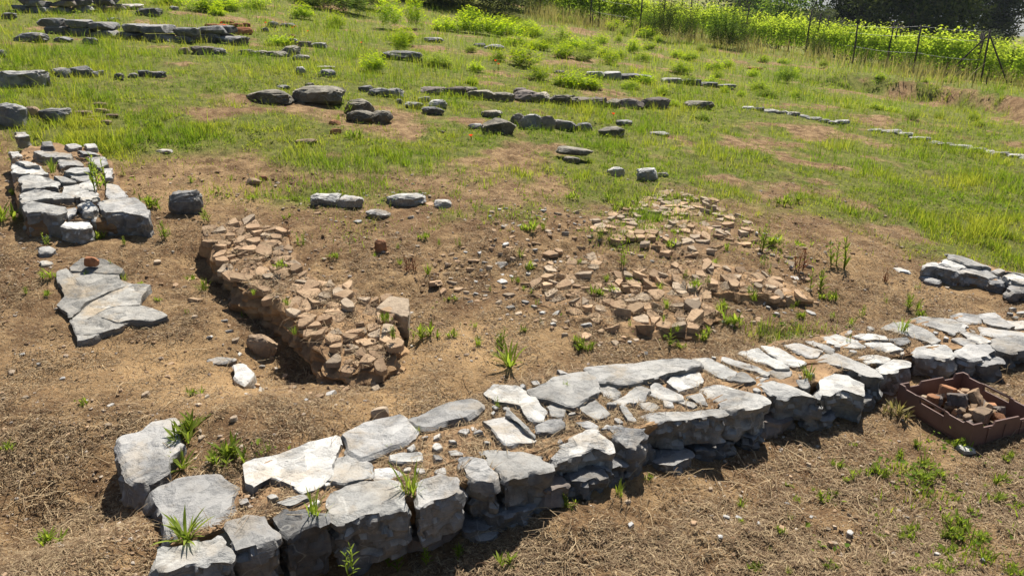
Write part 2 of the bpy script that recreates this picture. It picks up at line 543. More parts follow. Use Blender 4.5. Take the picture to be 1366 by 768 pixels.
def ground_mat():
    m, nt, out = mat('ground_soil')
    g = G(nt)
    pos = nt.nodes.new('ShaderNodeNewGeometry').outputs['Position']
    a = nt.nodes.new('ShaderNodeAttribute')
    a.attribute_name = 'green'
    gr = a.outputs['Fac']
    a2 = nt.nodes.new('ShaderNodeAttribute')
    a2.attribute_name = 'bare'
    bare = a2.outputs['Fac']
    big = g.noise(pos, 1.3, 6, .6)
    mid = g.noise(pos, 9, 7, .65)
    fine = g.noise(pos, 60, 6, .7)
    vf = g.noise(pos, 210, 3, .6)
    soil = g.mix(g.ramp(mid, .35, .68), (.19, .114, .058), (.50, .335, .175))
    soil = g.mix(g.math('MULTIPLY', g.ramp(fine, .5, .66), .75), soil, (.115, .075, .048))
    soil = g.mix(g.math('MULTIPLY', g.ramp(vf, .56, .7), .55), soil, (.46, .36, .24))
    soil = g.mix(g.math('MULTIPLY', g.ramp(big, .48, .62), .4), soil, (.20, .112, .06))
    dust = g.mix(g.ramp(fine, .3, .75), (.47, .295, .14), (.64, .44, .235))
    dust = g.mix(g.math('MULTIPLY', g.ramp(vf, .6, .72), .5), dust, (.24, .155, .09))
    soil = g.mix(bare, soil, dust)
    # flat chips of straw in the soil
    chip = g.n('ShaderNodeTexVoronoi', Vector=g.scalev(pos, (1, 1, .2)), Scale=85., Randomness=1.)
    sp = g.n('ShaderNodeTexVoronoi', _out=1, Vector=g.scalev(pos, (1, 1, .2)), Scale=85., Randomness=1.)
    spx = g.n('ShaderNodeSeparateColor', Color=sp)
    chipm = g.math('MULTIPLY', g.math('LESS_THAN', chip, .33), g.math('GREATER_THAN', spx, .72))
    soil = g.mix(g.math('MULTIPLY', chipm, .7), soil, (.52, .40, .25))
    turf = g.mix(g.ramp(mid, .35, .65), (.125, .15, .035), (.25, .26, .065))
    turf = g.mix(g.math('MULTIPLY', g.ramp(fine, .52, .68), .7), turf, (.17, .12, .065))
    c = g.mix(g.ramp(gr, .12, .55), soil, turf)
    h = g.math('ADD', g.math('MULTIPLY', fine, 1.0), g.math('MULTIPLY', vf, .45))
    h = g.math('ADD', h, g.math('MULTIPLY', chipm, .25))
    nrm = g.bump(h, 1.0, .025)
    b = g.n('ShaderNodeBsdfPrincipled', Base_Color=c, Roughness=.97, Normal=nrm, Specular_IOR_Level=.12)
    nt.links.new(b, out.inputs[0])
    return m


M['ground'] = ground_mat()


# ---------------------------------------------------------------- mesh helpers
def np_mesh(name, verts, quads=None, tris=None, attrs=None, sharp=None, smooth=True, matidx=None):
    me = bpy.data.meshes.new(name)
    verts = np.ascontiguousarray(verts, np.float32)
    me.vertices.add(len(verts))
    me.vertices.foreach_set('co', verts.ravel())
    loops, starts, n = [], [], 0
    if quads is not None and len(quads):
        q = np.asarray(quads, np.int32)
        loops.append(q.ravel())
        starts.append(np.arange(len(q), dtype=np.int32) * 4)
        n = len(q) * 4
    if tris is not None and len(tris):
        t = np.asarray(tris, np.int32)
        loops.append(t.ravel())
        starts.append(n + np.arange(len(t), dtype=np.int32) * 3)
    loops = np.concatenate(loops)
    starts = np.concatenate(starts)
    me.loops.add(len(loops))
    me.loops.foreach_set('vertex_index', loops)
    me.polygons.add(len(starts))
    me.polygons.foreach_set('loop_start', starts)
    if matidx is not None:
        me.polygons.foreach_set('material_index', np.asarray(matidx, np.int32))
    me.polygons.foreach_set('use_smooth', np.full(len(starts), smooth, bool))
    for k, v in (attrs or {}).items():
        a = me.attributes.new(k, 'FLOAT', 'POINT')
        a.data.foreach_set('value', np.asarray(v, np.float32))
    me.update(calc_edges=True)
    me.validate()
    if sharp is not None:
        me.set_sharp_from_angle(angle=R(sharp))
    return me


def obj(name, me, materials=None, parent=None, loc=(0, 0, 0)):
    o = bpy.data.objects.new(name, me)
    if materials is not None and me is not None and not me.materials:
        for m_ in (materials if isinstance(materials, (list, tuple)) else [materials]):
            me.materials.append(M[m_] if isinstance(m_, str) else m_)
    COL.objects.link(o)
    o.location = loc
    if parent is not None:
        o.parent = parent
    return o


def tag(o, label=None, cat=None, group=None, kind=None):
    if label:
        o['label'] = label
    if cat:
        o['category'] = cat
    if group:
        o['group'] = group
    if kind:
        o['kind'] = kind
    return o


def empty(name, loc, label, cat, group=None, kind=None, rz=0):
    o = bpy.data.objects.new(name, None)
    COL.objects.link(o)
    o.location = loc
    o.rotation_euler = (0, 0, rz)
    o.empty_display_size = .05
    return tag(o, label, cat, group, kind)


_seed = [100]


def nseed():
    _seed[0] += 1
    return _seed[0]


def resample(P, n):
    Q = np.vstack([P, P[:1]])
    s = np.concatenate([[0], np.cumsum(np.hypot(*(Q[1:] - Q[:-1])[:, :2].T))])
    u = np.linspace(0, s[-1], n, endpoint=False)
    return np.stack([np.interp(u, s, Q[:, k]) for k in range(Q.shape[1])], -1), s[-1]


def slab_mesh(P, depth, seed=None, bevel=.010, rough=.006, top_rough=.006, taper=.0, jag=.012, tilt=(0, 0), dens=1.0, dome=0.0, step=.5, bot=1.0, chips=10, res=.009, facet=1.0):
    """stone with the given top outline P (n x 3), going down by depth. Returns mesh and centre."""
    seed = nseed() if seed is None else seed
    P = np.asarray(P, float)
    area = 0.5 * np.sum(P[:, 0] * np.roll(P[:, 1], -1) - np.roll(P[:, 0], -1) * P[:, 1])
    if area < 0:
        P = P[::-1]
    per = np.sum(np.hypot(*(np.roll(P, -1, 0) - P)[:, :2].T))
    n = int(np.clip(per / res * dens, 24, 150))
    r0 = np.random.default_rng(seed)
    Q, per = resample(P, n)
    size_ = math.sqrt(abs(area))
    # soften corners a little, then jag the outline
    if size_ > .1:
        Q = .8 * Q + .1 * (np.roll(Q, 1, 0) + np.roll(Q, -1, 0))
    c = Q.mean(0)
    size = math.sqrt(abs(area))
    T = np.roll(Q, -1, 0) - np.roll(Q, 1, 0)
    Nn = np.stack([T[:, 1], -T[:, 0]], -1)
    Nn /= np.linalg.norm(Nn, axis=1)[:, None] + 1e-9
    jg = min(jag, size * .07)
    j = jg * (fbm2(Q[:, 0] + seed * 3.1, Q[:, 1], .09, 4, seed))
    Q[:, :2] += Nn * j[:, None]
    bevel = min(bevel, size * .10)
    rings, tags = [], []
    ns = max(3, int(min(14, depth / .012)))
    for k in range(ns):
        f = k / (ns - 1)          # 0 bottom .. 1 just under the bevel
        off = -taper * (1 - f) * depth
        ring = np.empty((n, 3))
        z = c[2] - depth + f * (depth - bevel)
        ring[:, :2] = c[:2] + (Q[:, :2] - c[:2]) * (bot + (1 - bot) * f) + Nn * off
        ring[:, 2] = z
        a = rough * (.4 + .6 * math.sin(math.pi * min(1, f * 1.02)))
        s3 = vnoise(ring[:, 0] / .10, ring[:, 1] / .10, ring[:, 2] / .05 + seed, seed) * .9 + vnoise(ring[:, 0] / .035, ring[:, 1] / .035, ring[:, 2] / .022 + seed, seed + 3) * .55
        ring[:, :2] += Nn * (a * s3)[:, None] * 1.6
        rings.append(ring)
    fr = [1 - bevel / (size * .5 + 1e-6), .82, .64, .46, .28, .12] if size > .07 else [1 - bevel / (size * .5 + 1e-6), .66, .3]
    for k, f in enumerate(fr):
        ring = np.empty((n, 3))
        ring[:, :2] = c[:2] + (Q[:, :2] - c[:2]) * f
        ring[:, 2] = c[2]
        rings.append(ring)
    V = np.vstack(rings + [c[None, :]])
    ntop0 = ns * n
    top = V[ntop0:]
    x, y = top[:, 0], top[:, 1]
    nn = fbm2(x + seed, y, .16, 4, seed + 9)
    q = np.floor(nn * 5 + .5) / 5
    hz = top_rough * 2.0 * (nn * (1 - step) + q * step) + top_rough * .5 * fbm2(x, y + seed, .03, 2, seed + 5)
    rr = np.hypot(x - c[0], y - c[1]) / (size * .6 + 1e-6)
    hz = hz + dome * (1 - np.clip(rr, 0, 1.2) ** 2)
    top[:, 2] += hz
    V[ntop0 - n:ntop0, 2] += hz[:n] * .8
    zt = tilt[0] * (V[:, 0] - c[0]) + tilt[1] * (V[:, 1] - c[1])
    fz = np.clip((V[:, 2] - (c[2] - depth)) / max(depth, 1e-6), 0, 1)
    V[:, 2] += zt * fz
    # fracture faces: cells that each lean their own way
    if facet and size > .06:
        kf = int(np.clip(per * depth / .0022, 10, 70))
        sd = np.stack([r0.uniform(V[:, 0].min(), V[:, 0].max(), kf), r0.uniform(V[:, 1].min(), V[:, 1].max(), kf), r0.uniform(c[2] - depth, c[2] + .01, kf)], -1)
        gv = r0.normal(0, 1, (kf, 3)) * [.30, .30, .34]
        side = V[:ns * n]
        cell = np.argmin(((side[:, None, :] - sd[None]) ** 2 * [1, 1, 1.6]).sum(-1), 1)
        dd = ((side - sd[cell]) * gv[cell]).sum(-1) + r0.normal(0, .0035, kf)[cell]
        dd = np.clip(dd, -.016, .012) * facet
        V[:ns * n, :2] += np.tile(Nn, (ns, 1)) * dd[:, None]
    # broken facets: planes that chop the edges and corners
    r_ = random.Random(seed * 7 + 1)
    cc = V.mean(0)
    hz_ = depth * .5
    for _ in range(chips):
        a = r_.uniform(0, 2 * math.pi)
        e = r_.choice([r_.uniform(-.3, .15), r_.uniform(-.3, .2), r_.uniform(-.15, .1), r_.uniform(.4, 1.0)])
        d = np.array([math.cos(a) * math.cos(e), math.sin(a) * math.cos(e), math.sin(e)])
        s = (V - cc) @ d
        if chips and size > .03:
            lim = s.max() - r_.uniform(.2, 1.0) * min(.04 * size + .002, .013)
            m = s > lim
            V[m] -= d * ((s[m] - lim) * .93)[:, None]
    nr = len(rings)
    i = np.arange(n)
    quads = []
    for k in range(nr - 1):
        a = k * n + i
        b = k * n + (i + 1) % n
        quads.append(np.stack([a, b, b + n, a + n], -1))
    quads = np.vstack(quads)
    ci = nr * n
    tris = np.stack([(nr - 1) * n + i, (nr - 1) * n + (i + 1) % n, np.full(n, ci)], -1)
    base = np.array([c[0], c[1], c[2] - depth])
    return np_mesh('stone', V - base, quads, tris, sharp=28), base


_ico = {}


def icos(level):
    if level not in _ico:
        import bmesh
        bm = bmesh.new()
        bmesh.ops.create_icosphere(bm, subdivisions=level, radius=1)
        _ico[level] = (np.array([v.co[:] for v in bm.verts]), np.array([[v.index for v in f.verts] for f in bm.faces]))
        bm.free()
    return _ico[level]


def boulder_mesh(sx, sy, sz, seed=None, box=.5, rough=.16, level=4, cuts=12, sink=.25, sharp=27):
    """rock resting at z=0 with full sizes sx, sy, sz; box 0 round .. 1 blocky"""
    seed = nseed() if seed is None else seed
    r_ = random.Random(seed)
    V, Fc = icos(level)
    V = V.copy()
    e = 1 - .72 * box
    V = np.sign(V) * np.abs(V) ** e
    V /= np.abs(V).max(0)
    n = vnoise(V[:, 0] * 1.3 + seed, V[:, 1] * 1.3, V[:, 2] * 1.3, seed) * .6 + vnoise(V[:, 0] * 3 + seed, V[:, 1] * 3, V[:, 2] * 3, seed + 1) * .3 + vnoise(V[:, 0] * 7, V[:, 1] * 7 + seed, V[:, 2] * 7, seed + 2) * .17
    V = V * (1 + rough * n * 1.5)[:, None]
    for k in range(cuts):
        d = np.array([r_.gauss(0, 1), r_.gauss(0, 1), r_.gauss(0, .7)])
        d /= np.linalg.norm(d)
        lim = (V @ d).max() * r_.uniform(.70, .92)
        s = V @ d
        m = s > lim
        V[m] -= d * ((s[m] - lim) * .9)[:, None]
    n2 = vnoise(V[:, 0] * 14, V[:, 1] * 14 + seed, V[:, 2] * 14, seed + 4)
    n3 = vnoise(V[:, 0] * 5 - seed, V[:, 1] * 5, V[:, 2] * 8, seed + 6)
    V *= (1 + rough * .30 * n2 + rough * .35 * np.abs(n3))[:, None]
    ext = np.abs(V).max(0)
    V = V / ext * np.array([sx / 2, sy / 2, sz / 2 * (1 + sink)])
    V[:, 2] += sz / 2 * (1 + sink) - sz * sink
    return np_mesh('rock', V, None, Fc, sharp=sharp)


def shard_mesh(sz, th, seed=None):
    """flat angular piece of tile lying at z=0"""
    seed = nseed() if seed is None else seed
    r_ = random.Random(seed)
    n = r_.choice([4, 4, 5, 5, 6])
    asp = r_.uniform(.5, .95)
    P = []
    for k in range(n):
        a = 2 * math.pi * (k + r_.uniform(-.28, .28)) / n
        rr = sz * .5 * r_.uniform(.75, 1.15)
        P.append((math.cos(a) * rr, math.sin(a) * rr * asp, th))
    me, b = slab_mesh(np.array(P), th, seed, bevel=.0025, rough=.0015, top_rough=.0012, jag=.004, dens=.9)
    return me


def blade_mesh(name, pos, hgt, wid, lean, az, tint, bend=.5, segs=2):
    """many grass blades as one mesh: pos (n,3)"""
    n = len(pos)
    dx, dy = np.cos(az), np.sin(az)
    wx, wy = -dy, dx
    # width direction random around the lean direction
    wa = az + math.pi / 2 + rng.uniform(-.7, .7, n)
    wx, wy = np.cos(wa), np.sin(wa)
    vs = []
    for k in range(segs + 1):
        f = k / segs
        off = lean * hgt * (f ** (1 + bend))
        z = hgt * f * (1 - .35 * np.clip(lean, 0, 1.5) * f * bend)
        w = wid * .5 * (1 - f ** 1.6) if k < segs else 0 * wid
        cx = pos[:, 0] + dx * off
        cy = pos[:, 1] + dy * off
        cz = pos[:, 2] + z
        if k < segs:
            vs.append(np.stack([cx - wx * w, cy - wy * w, cz], -1))
            vs.append(np.stack([cx + wx * w, cy + wy * w, cz], -1))
        else:
            vs.append(np.stack([cx, cy, cz], -1))
    m = len(vs)
    V = np.stack(vs, 1).reshape(-1, 3)
    b = np.arange(n)[:, None] * m
    quads = []
    for k in range(segs - 1):
        quads.append(b + np.array([2 * k, 2 * k + 1, 2 * k + 3, 2 * k + 2])[None])
    tris = b + np.array([2 * (segs - 1), 2 * (segs - 1) + 1, 2 * segs])[None]
    tt = np.repeat(tint, m)
    return np_mesh(name, V, np.vstack(quads) if quads else None, tris, attrs={'tint': tt})


def leaf_cards(C, L, Wd, D, Up, tint, fold=.15):
    """leaf shaped faces (kite of two triangles folded along the midrib). C base, D direction, Up normal-ish"""
    n = len(C)
    D = D / (np.linalg.norm(D, axis=1)[:, None] + 1e-9)
    S = np.cross(D, Up)
    S /= np.linalg.norm(S, axis=1)[:, None] + 1e-9
    Nn = np.cross(S, D)
    L = L[:, None]
    Wd = Wd[:, None]
    v0 = C
    v1 = C + D * L * .45 + S * Wd * .5 + Nn * Wd * fold
    v2 = C + D * L - Nn * L * .12
    v3 = C + D * L * .45 - S * Wd * .5 + Nn * Wd * fold
    V = np.stack([v0, v1, v2, v3], 1).reshape(-1, 3)
    b = np.arange(n)[:, None] * 4
    T = np.concatenate([b + np.array([[0, 1, 2]]), b + np.array([[0, 2, 3]])])
    return V, T, np.repeat(tint, 4)


def tube(path, rad, sides=6):
    path = np.asarray(path, float)
    rad = np.broadcast_to(np.asarray(rad, float), (len(path),))
    T = np.gradient(path, axis=0)
    T /= np.linalg.norm(T, axis=1)[:, None] + 1e-9
    ref = np.array([0, 0, 1.]) if abs(T[0][2]) < .9 else np.array([1., 0, 0])
    A = np.cross(T, ref)
    A /= np.linalg.norm(A, axis=1)[:, None] + 1e-9
    B = np.cross(T, A)
    an = np.arange(sides) / sides * 2 * math.pi
    V = (path[:, None, :] + rad[:, None, None] * (np.cos(an)[None, :, None] * A[:, None, :] + np.sin(an)[None, :, None] * B[:, None, :])).reshape(-1, 3)
    i = np.arange(sides)
    Q = []
    for k in range(len(path) - 1):
        a = k * sides + i
        b = k * sides + (i + 1) % sides
        Q.append(np.stack([a, b, b + sides, a + sides], -1))
    n0 = len(V)
    V = np.vstack([V, path[:1], path[-1:]])
    Tt = np.vstack([np.stack([(i + 1) % sides, i, np.full(sides, n0)], -1),
                    np.stack([(len(path) - 1) * sides + i, (len(path) - 1) * sides + (i + 1) % sides, np.full(sides, n0 + 1)], -1)])
    return V, np.vstack(Q), Tt


class Acc:
    def __init__(s):
        s.V, s.Q, s.T, s.A, s.n = [], [], [], [], 0

    def add(s, V, Q=None, T=None, tint=None):
        s.V.append(V)
        if Q is not None and len(Q):
            s.Q.append(np.asarray(Q) + s.n)
        if T is not None and len(T):
            s.T.append(np.asarray(T) + s.n)
        s.A.append(np.zeros(len(V)) if tint is None else tint)
        s.n += len(V)

    def mesh(s, name, smooth=True, sharp=None):
        return np_mesh(name, np.vstack(s.V), np.vstack(s.Q) if s.Q else None, np.vstack(s.T) if s.T else None,
                       attrs={'tint': np.concatenate(s.A)}, smooth=smooth, sharp=sharp)


def box_vq(x0, x1, y0, y1, z0, z1):
    V = np.array([(x, y, z) for z in (z0, z1) for y in (y0, y1) for x in (x0, x1)], float)
    Q = np.array([(0, 2, 3, 1), (4, 5, 7, 6), (0, 1, 5, 4), (1, 3, 7, 5), (3, 2, 6, 7), (2, 0, 4, 6)])
    return V, Q


def zmap(ox, oy, s, pts):
    return [(ox + x / s, oy + y / s) for x, y in pts]
OCC = []          # xy polygons covered by stones (nothing grows or lies inside)
CORES = []        # (xy polygon, z) raised earth that litter can lie on


def stone(parent, name, pts, z=None, dz=0.0, depth=.05, mat_='slate', occ=True, lift=0.0, **kw):
    P = pixpoly_xy(pts, z, dz)
    P[:, 2] += lift
    if z is None:
        # fit a plane so that the top is flat but follows the slope
        A = np.c_[P[:, :2], np.ones(len(P))]
        co, *_ = np.linalg.lstsq(A, P[:, 2], rcond=None)
        P[:, 2] = P[:, 2].mean()
        tl = kw.pop('tilt', (0, 0))
        kw['tilt'] = (co[0] + tl[0], co[1] + tl[1])
    me, base = slab_mesh(P, depth, **kw)
    pl = (0, 0, 0) if parent is None else parent.location
    o = obj(name, me, mat_, parent, (base[0] - pl[0], base[1] - pl[1], base[2] - pl[2]))
    if occ:
        OCC.append(P[:, :2])
    return o


# ================================================================ the long foreground wall
ZT = 0.20


def ztp(px):
    """the wall gets lower towards the right"""
    return float(np.interp(px, [880, 1250, 1500], [.20, .125, .11]))


wc, _ = at(700, 640)
wall = empty('dry_stone_wall', (wc[0], wc[1], 0.0), 'long low ruined wall of grey slate stones crossing the foreground up to the brown crate', 'stone wall', kind='thing')
z4 = lambda p: zmap(130, 530, 3.227, p)
z5 = lambda p: zmap(400, 530, 3.227, p)
r2 = lambda p: zmap(456, 512, 2.996, p)
z6 = lambda p: zmap(620, 470, 3.657, p)
z7 = lambda p: zmap(860, 440, 4.266, p)
z8 = lambda p: zmap(1100, 400, 3.658, p)

FACE = [
    (z4, [(245, 690), (258, 648), (400, 625), (520, 612), (565, 650), (580, 705), (480, 700), (380, 712), (300, 745), (252, 745)], .19, 'slate_white', dict(tilt=(0, .12))),
    (z4, [(530, 550), (560, 535), (640, 522), (720, 510), (770, 585), (762, 622), (690, 640), (590, 665), (575, 620)], .18, 'slate', {}),
    (z4, [(745, 508), (800, 492), (900, 495), (985, 510), (995, 535), (880, 560), (812, 600), (785, 560)], .19, 'slate_dark', dict(tilt=(.05, .1))),
    (z5, [(100, 450), (135, 400), (250, 360), (390, 348), (455, 410), (452, 470), (380, 495), (260, 510), (200, 540), (160, 525), (128, 485)], .17, 'slate_white', {}),
    (z5, [(490, 375), (540, 350), (600, 335), (690, 355), (692, 400), (640, 430), (560, 440), (515, 470), (495, 420)], .15, 'slate', dict(tilt=(0, .05))),
    (z5, [(675, 262), (740, 262), (800, 272), (842, 345), (845, 365), (760, 362), (715, 330)], .16, 'slate', dict(tilt=(0, .12))),
    (r2, [(558, 262), (640, 268), (720, 268), (800, 288), (838, 330), (760, 348), (650, 378), (600, 322)], .16, 'slate_pale', dict(top_rough=.003)),
    (z6, [(428, 492), (470, 455), (540, 415), (590, 382), (640, 388), (690, 420), (710, 472), (640, 452), (540, 487), (440, 517)], .13, 'slate_pale', dict(tilt=(0, .1))),
    (z6, [(690, 362), (770, 372), (870, 388), (888, 412), (850, 440), (790, 450), (760, 425)], .15, 'slate_dark', dict(tilt=(.1, .25))),
    (z7, [(-22, 486), (60, 470), (200, 458), (330, 450), (430, 445), (472, 472), (330, 495), (190, 512), (80, 522), (10, 505)], .12, 'slate_pale', dict(top_rough=.004)),
    (z7, [(330, 345), (400, 305), (500, 330), (600, 352), (690, 375), (706, 402), (610, 430), (520, 462), (470, 455), (385, 395)], .14, 'slate_pale', dict(top_rough=.003)),
    (z7, [(622, 308), (730, 290), (810, 315), (890, 342), (985, 380), (1002, 402), (900, 375), (760, 382), (700, 350)], .14, 'slate_white', {}),
    (z7, [(983, 300), (1060, 235), (1150, 250), (1250, 330), (1258, 380), (1130, 345), (1060, 385), (990, 375)], .18, 'slate_white', dict(top_rough=.006, rough=.012, bevel=.009)),
    (z7, [(945, 182), (1060, 130), (1180, 160), (1260, 195), (1330, 235), (1358, 270), (1265, 275), (1180, 235), (1060, 200)], .18, 'slate_pale', {}),
    (z8, [(255, 330), (330, 285), (430, 300), (432, 330), (360, 348), (285, 352)], .17, 'slate_white', dict(top_rough=.006)),
    (z8, [(445, 232), (520, 205), (600, 222), (642, 265), (610, 285), (530, 275), (450, 275), (420, 260)], .17, 'slate_white', dict(top_rough=.006, rough=.012, bevel=.009)),
    (z8, [(635, 240), (700, 215), (800, 220), (835, 250), (770, 278), (700, 292), (650, 272)], .19, 'slate', dict(rough=.012, bevel=.008)),
    (z8, [(800, 190), (900, 170), (1010, 185), (1030, 235), (920, 255), (850, 238)], .19, 'slate', dict(rough=.012, bevel=.008)),
    (z8, [(1015, 170), (1120, 150), (1200, 185), (1150, 230), (1040, 240)], .19, 'slate', dict(rough=.012, bevel=.008)),
    (z8, [(1210, 165), (1330, 140), (1390, 170), (1320, 215), (1220, 215)], .19, 'slate_pale', dict(rough=.012, bevel=.008)),
]
for zf, pts, dep, mt, kw in FACE:
    kw = dict(kw)
    kw.setdefault('bevel', .006)
    kw.setdefault('rough', .010)
    zq = np.array(zf(pts))
    zf, pts = (lambda p: p), [tuple(v) for v in zq.mean(0) + (zq - zq.mean(0)) * 1.045]
    zz = ztp(np.mean([p[0] for p in zf(pts)]))
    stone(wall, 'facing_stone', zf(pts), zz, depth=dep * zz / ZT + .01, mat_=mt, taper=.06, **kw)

TOP = [
    (z5, [(130, 265), (190, 255), (245, 250), (305, 290), (300, 340), (190, 372), (130, 355)], 'slate_pale', {}),
    (z5, [(325, 305), (395, 295), (440, 330), (380, 347), (327, 347)], 'slate_tan', {}),
    (z5, [(390, 250), (450, 237), (515, 232), (522, 270), (440, 282), (395, 275)], 'slate_white', {}),
    (z5, [(180, 172), (210, 158), (280, 125), (360, 105), (430, 90), (470, 118), (487, 150), (480, 178), (440, 207), (330, 250), (270, 268), (215, 238)], 'slate', dict(bevel=.014, lift=.012, step=0)),
    (z5, [(450, 108), (560, 60), (650, 35), (740, 15), (782, 35), (786, 58), (720, 102), (560, 137), (500, 132)], 'slate', dict(bevel=.014, lift=.015, step=0)),
    (z4, [(638, 302), (670, 275), (760, 258), (830, 240), (930, 190), (1010, 172), (1036, 205), (1000, 270), (995, 332), (940, 372), (880, 402), (830, 372), (740, 345), (690, 397), (645, 372)], 'slate_pale', dict(lift=.008)),
    (z4, [(765, 455), (830, 422), (890, 415), (905, 440), (830, 468)], 'slate_white', {}),
    (z6, [(105, 205), (150, 170), (260, 178), (330, 220), (382, 290), (362, 342), (310, 335), (262, 268), (160, 245)], 'slate_white', dict(lift=.01)),
    (z6, [(335, 195), (440, 140), (520, 125), (600, 110), (632, 150), (630, 208), (570, 243), (520, 272), (430, 245), (360, 225)], 'slate_pale', dict(lift=.016, top_rough=.003)),
    (z6, [(90, 342), (200, 322), (270, 378), (342, 432), (322, 447), (200, 452), (140, 395)], 'slate_tan', dict(lift=.008)),
    (z6, [(215, 303), (270, 348), (347, 425), (335, 432), (270, 375), (207, 330)], 'slate_pale', dict(lift=.02)),
    (z6, [(350, 372), (410, 348), (470, 337), (476, 372), (430, 402), (355, 402)], 'slate', dict(lift=.012)),
    (z6, [(400, 262), (440, 247), (500, 265), (480, 312), (420, 312)], 'slate_pale', {}),
    (z6, [(560, 272), (640, 237), (712, 302), (640, 327), (590, 302)], 'slate_pale', {}),
    (z6, [(750, 266), (790, 262), (832, 330), (792, 332)], 'slate_white', dict(lift=.006)),
    (z6, [(635, 150), (690, 145), (762, 190), (722, 217), (670, 192)], 'slate_pale', {}),
    (z6, [(720, 227), (790, 195), (860, 160), (890, 185), (872, 227), (780, 247)], 'slate_pale', {}),
    (z6, [(540, 347), (610, 335), (652, 357), (640, 378), (580, 367)], 'slate', {}),
    (lambda p: p, [(787, 495), (820, 490), (855, 486), (900, 483), (930, 487), (906, 497), (870, 507), (830, 513), (800, 511)], 'slate_pale', dict(lift=.012)),
    (z7, [(125, 302), (170, 265), (300, 235), (327, 285), (300, 312), (200, 347)], 'slate_white', {}),
    (z7, [(40, 322), (70, 300), (210, 375), (217, 397), (130, 397), (40, 367)], 'slate_pale', {}),
    (z7, [(240, 382), (320, 355), (357, 422), (290, 412)], 'slate_pale', {}),
    (z7, [(170, 402), (240, 400), (292, 425), (270, 437)], 'slate_white', {}),
    (z6, [(850, 247), (900, 235), (947, 257), (900, 277)], 'slate_pale', {}),
    (z7, [(285, 167), (370, 163), (440, 195), (515, 235), (500, 262), (440, 268), (310, 205)], 'slate_white', {}),
    (z7, [(440, 150), (500, 160), (590, 193), (700, 238), (680, 252), (560, 217), (450, 187)], 'slate_white', {}),
    (z7, [(533, 127), (650, 105), (740, 160), (822, 215), (740, 222), (690, 192), (600, 160)], 'slate_white', {}),
    (z7, [(670, 92), (750, 85), (830, 130), (912, 185), (880, 207), (800, 192)], 'slate_pale', {}),
    (z7, [(802, 87), (880, 80), (1002, 115), (990, 142), (930, 152)], 'slate', {}),
    (z7, [(925, 67), (960, 60), (1082, 110), (1060, 127), (1000, 102)], 'slate_pale', {}),
    (z7, [(1020, 42), (1090, 28), (1190, 50), (1242, 85), (1180, 97), (1060, 77)], 'slate_white', {}),
    (z7, [(1190, 32), (1230, 18), (1365, 30), (1375, 55), (1260, 57)], 'slate_pale', {}),
    (z7, [(700, 237), (760, 220), (832, 225), (837, 257), (770, 272)], 'slate_tan', {}),
    (z7, [(640, 262), (690, 255), (707, 270), (660, 292)], 'slate_tan', {}),
    (z7, [(455, 272), (560, 237), (627, 290), (600, 302), (520, 292)], 'slate_pale', {}),
    (z7, [(860, 282), (930, 275), (942, 310), (900, 327)], 'slate_pale', {}),
    (z8, [(200, 212), (320, 205), (377, 235), (330, 252), (250, 237)], 'slate_white', {}),
    (z8, [(310, 192), (400, 185), (422, 200), (370, 217)], 'slate', {}),
    (z8, [(288, 137), (340, 110), (400, 110), (480, 140), (562, 190), (520, 207), (420, 172)], 'slate_pale', {}),
    (z8, [(430, 97), (480, 82), (570, 90), (692, 125), (660, 147), (620, 167), (530, 132)], 'slate_pale', {}),
    (z8, [(580, 90), (622, 88), (702, 125), (682, 142)], 'slate', {}),
    (z8, [(615, 77), (660, 65), (750, 75), (757, 107), (700, 112)], 'slate', {}),
    (z8, [(740, 74), (830, 65), (862, 85), (780, 97)], 'slate', {}),
    (z8, [(770, 102), (860, 90), (922, 135), (880, 142), (800, 122)], 'slate_tan', dict(lift=.008)),
    (z8, [(655, 152), (740, 165), (812, 200), (780, 217), (700, 192)], 'slate_pale', {}),
    (z8, [(620, 192), (680, 180), (742, 210), (700, 227)], 'slate', {}),
    (z8, [(870, 97), (973, 100), (1040, 125), (930, 140)], 'slate_pale', {}),
    (z8, [(760, 132), (900, 147), (990, 160), (973, 182), (850, 177), (790, 167)], 'slate', {}),
    (z8, [(1000, 90), (1120, 85), (1180, 110), (1060, 130)], 'slate', {}),
    (z8, [(1000, 140), (1100, 130), (1150, 150), (1010, 168)], 'slate_pale', {}),
    (z8, [(1190, 90), (1330, 80), (1380, 110), (1210, 130)], 'slate', {}),
    (z8, [(165, 270), (240, 262), (310, 278), (300, 300), (210, 300)], 'slate_white', {}),
]
for zf, pts, mt, kw in TOP:
    kw = dict(kw)
    kw.setdefault('bevel', .004)
    zq = np.array(zf(pts))
    zc_ = zq.mean(0)
    zf, pts = (lambda p: p), [tuple(v) for v in zc_ + (zq - zc_) * 1.13]
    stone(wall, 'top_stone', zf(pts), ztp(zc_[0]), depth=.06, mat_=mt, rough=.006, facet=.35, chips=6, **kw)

core_px = [(255, 690), (300, 660), (325, 628), (440, 588), (480, 575), (560, 558), (640, 528), (660, 518), (740, 497), (800, 492), (930, 484), (1000, 464), (1100, 446),
           (1200, 427), (1300, 416), (1400, 409), (1500, 402), (1500, 434), (1366, 450), (1280, 460), (1180, 484), (1140, 492), (1080, 514), (1010, 528), (960, 542), (880, 562), (830, 582),
           (740, 606), (662, 630), (560, 660), (480, 682), (370, 692), (300, 706), (225, 722)]
cpw = np.array([pixpoly_xy([p], ztp(p[0]) - .015)[0] for p in core_px])
WA = np.c_[cpw[:, :2], np.ones(len(cpw))]
WCO, *_ = np.linalg.lstsq(WA, cpw[:, 2], rcond=None)

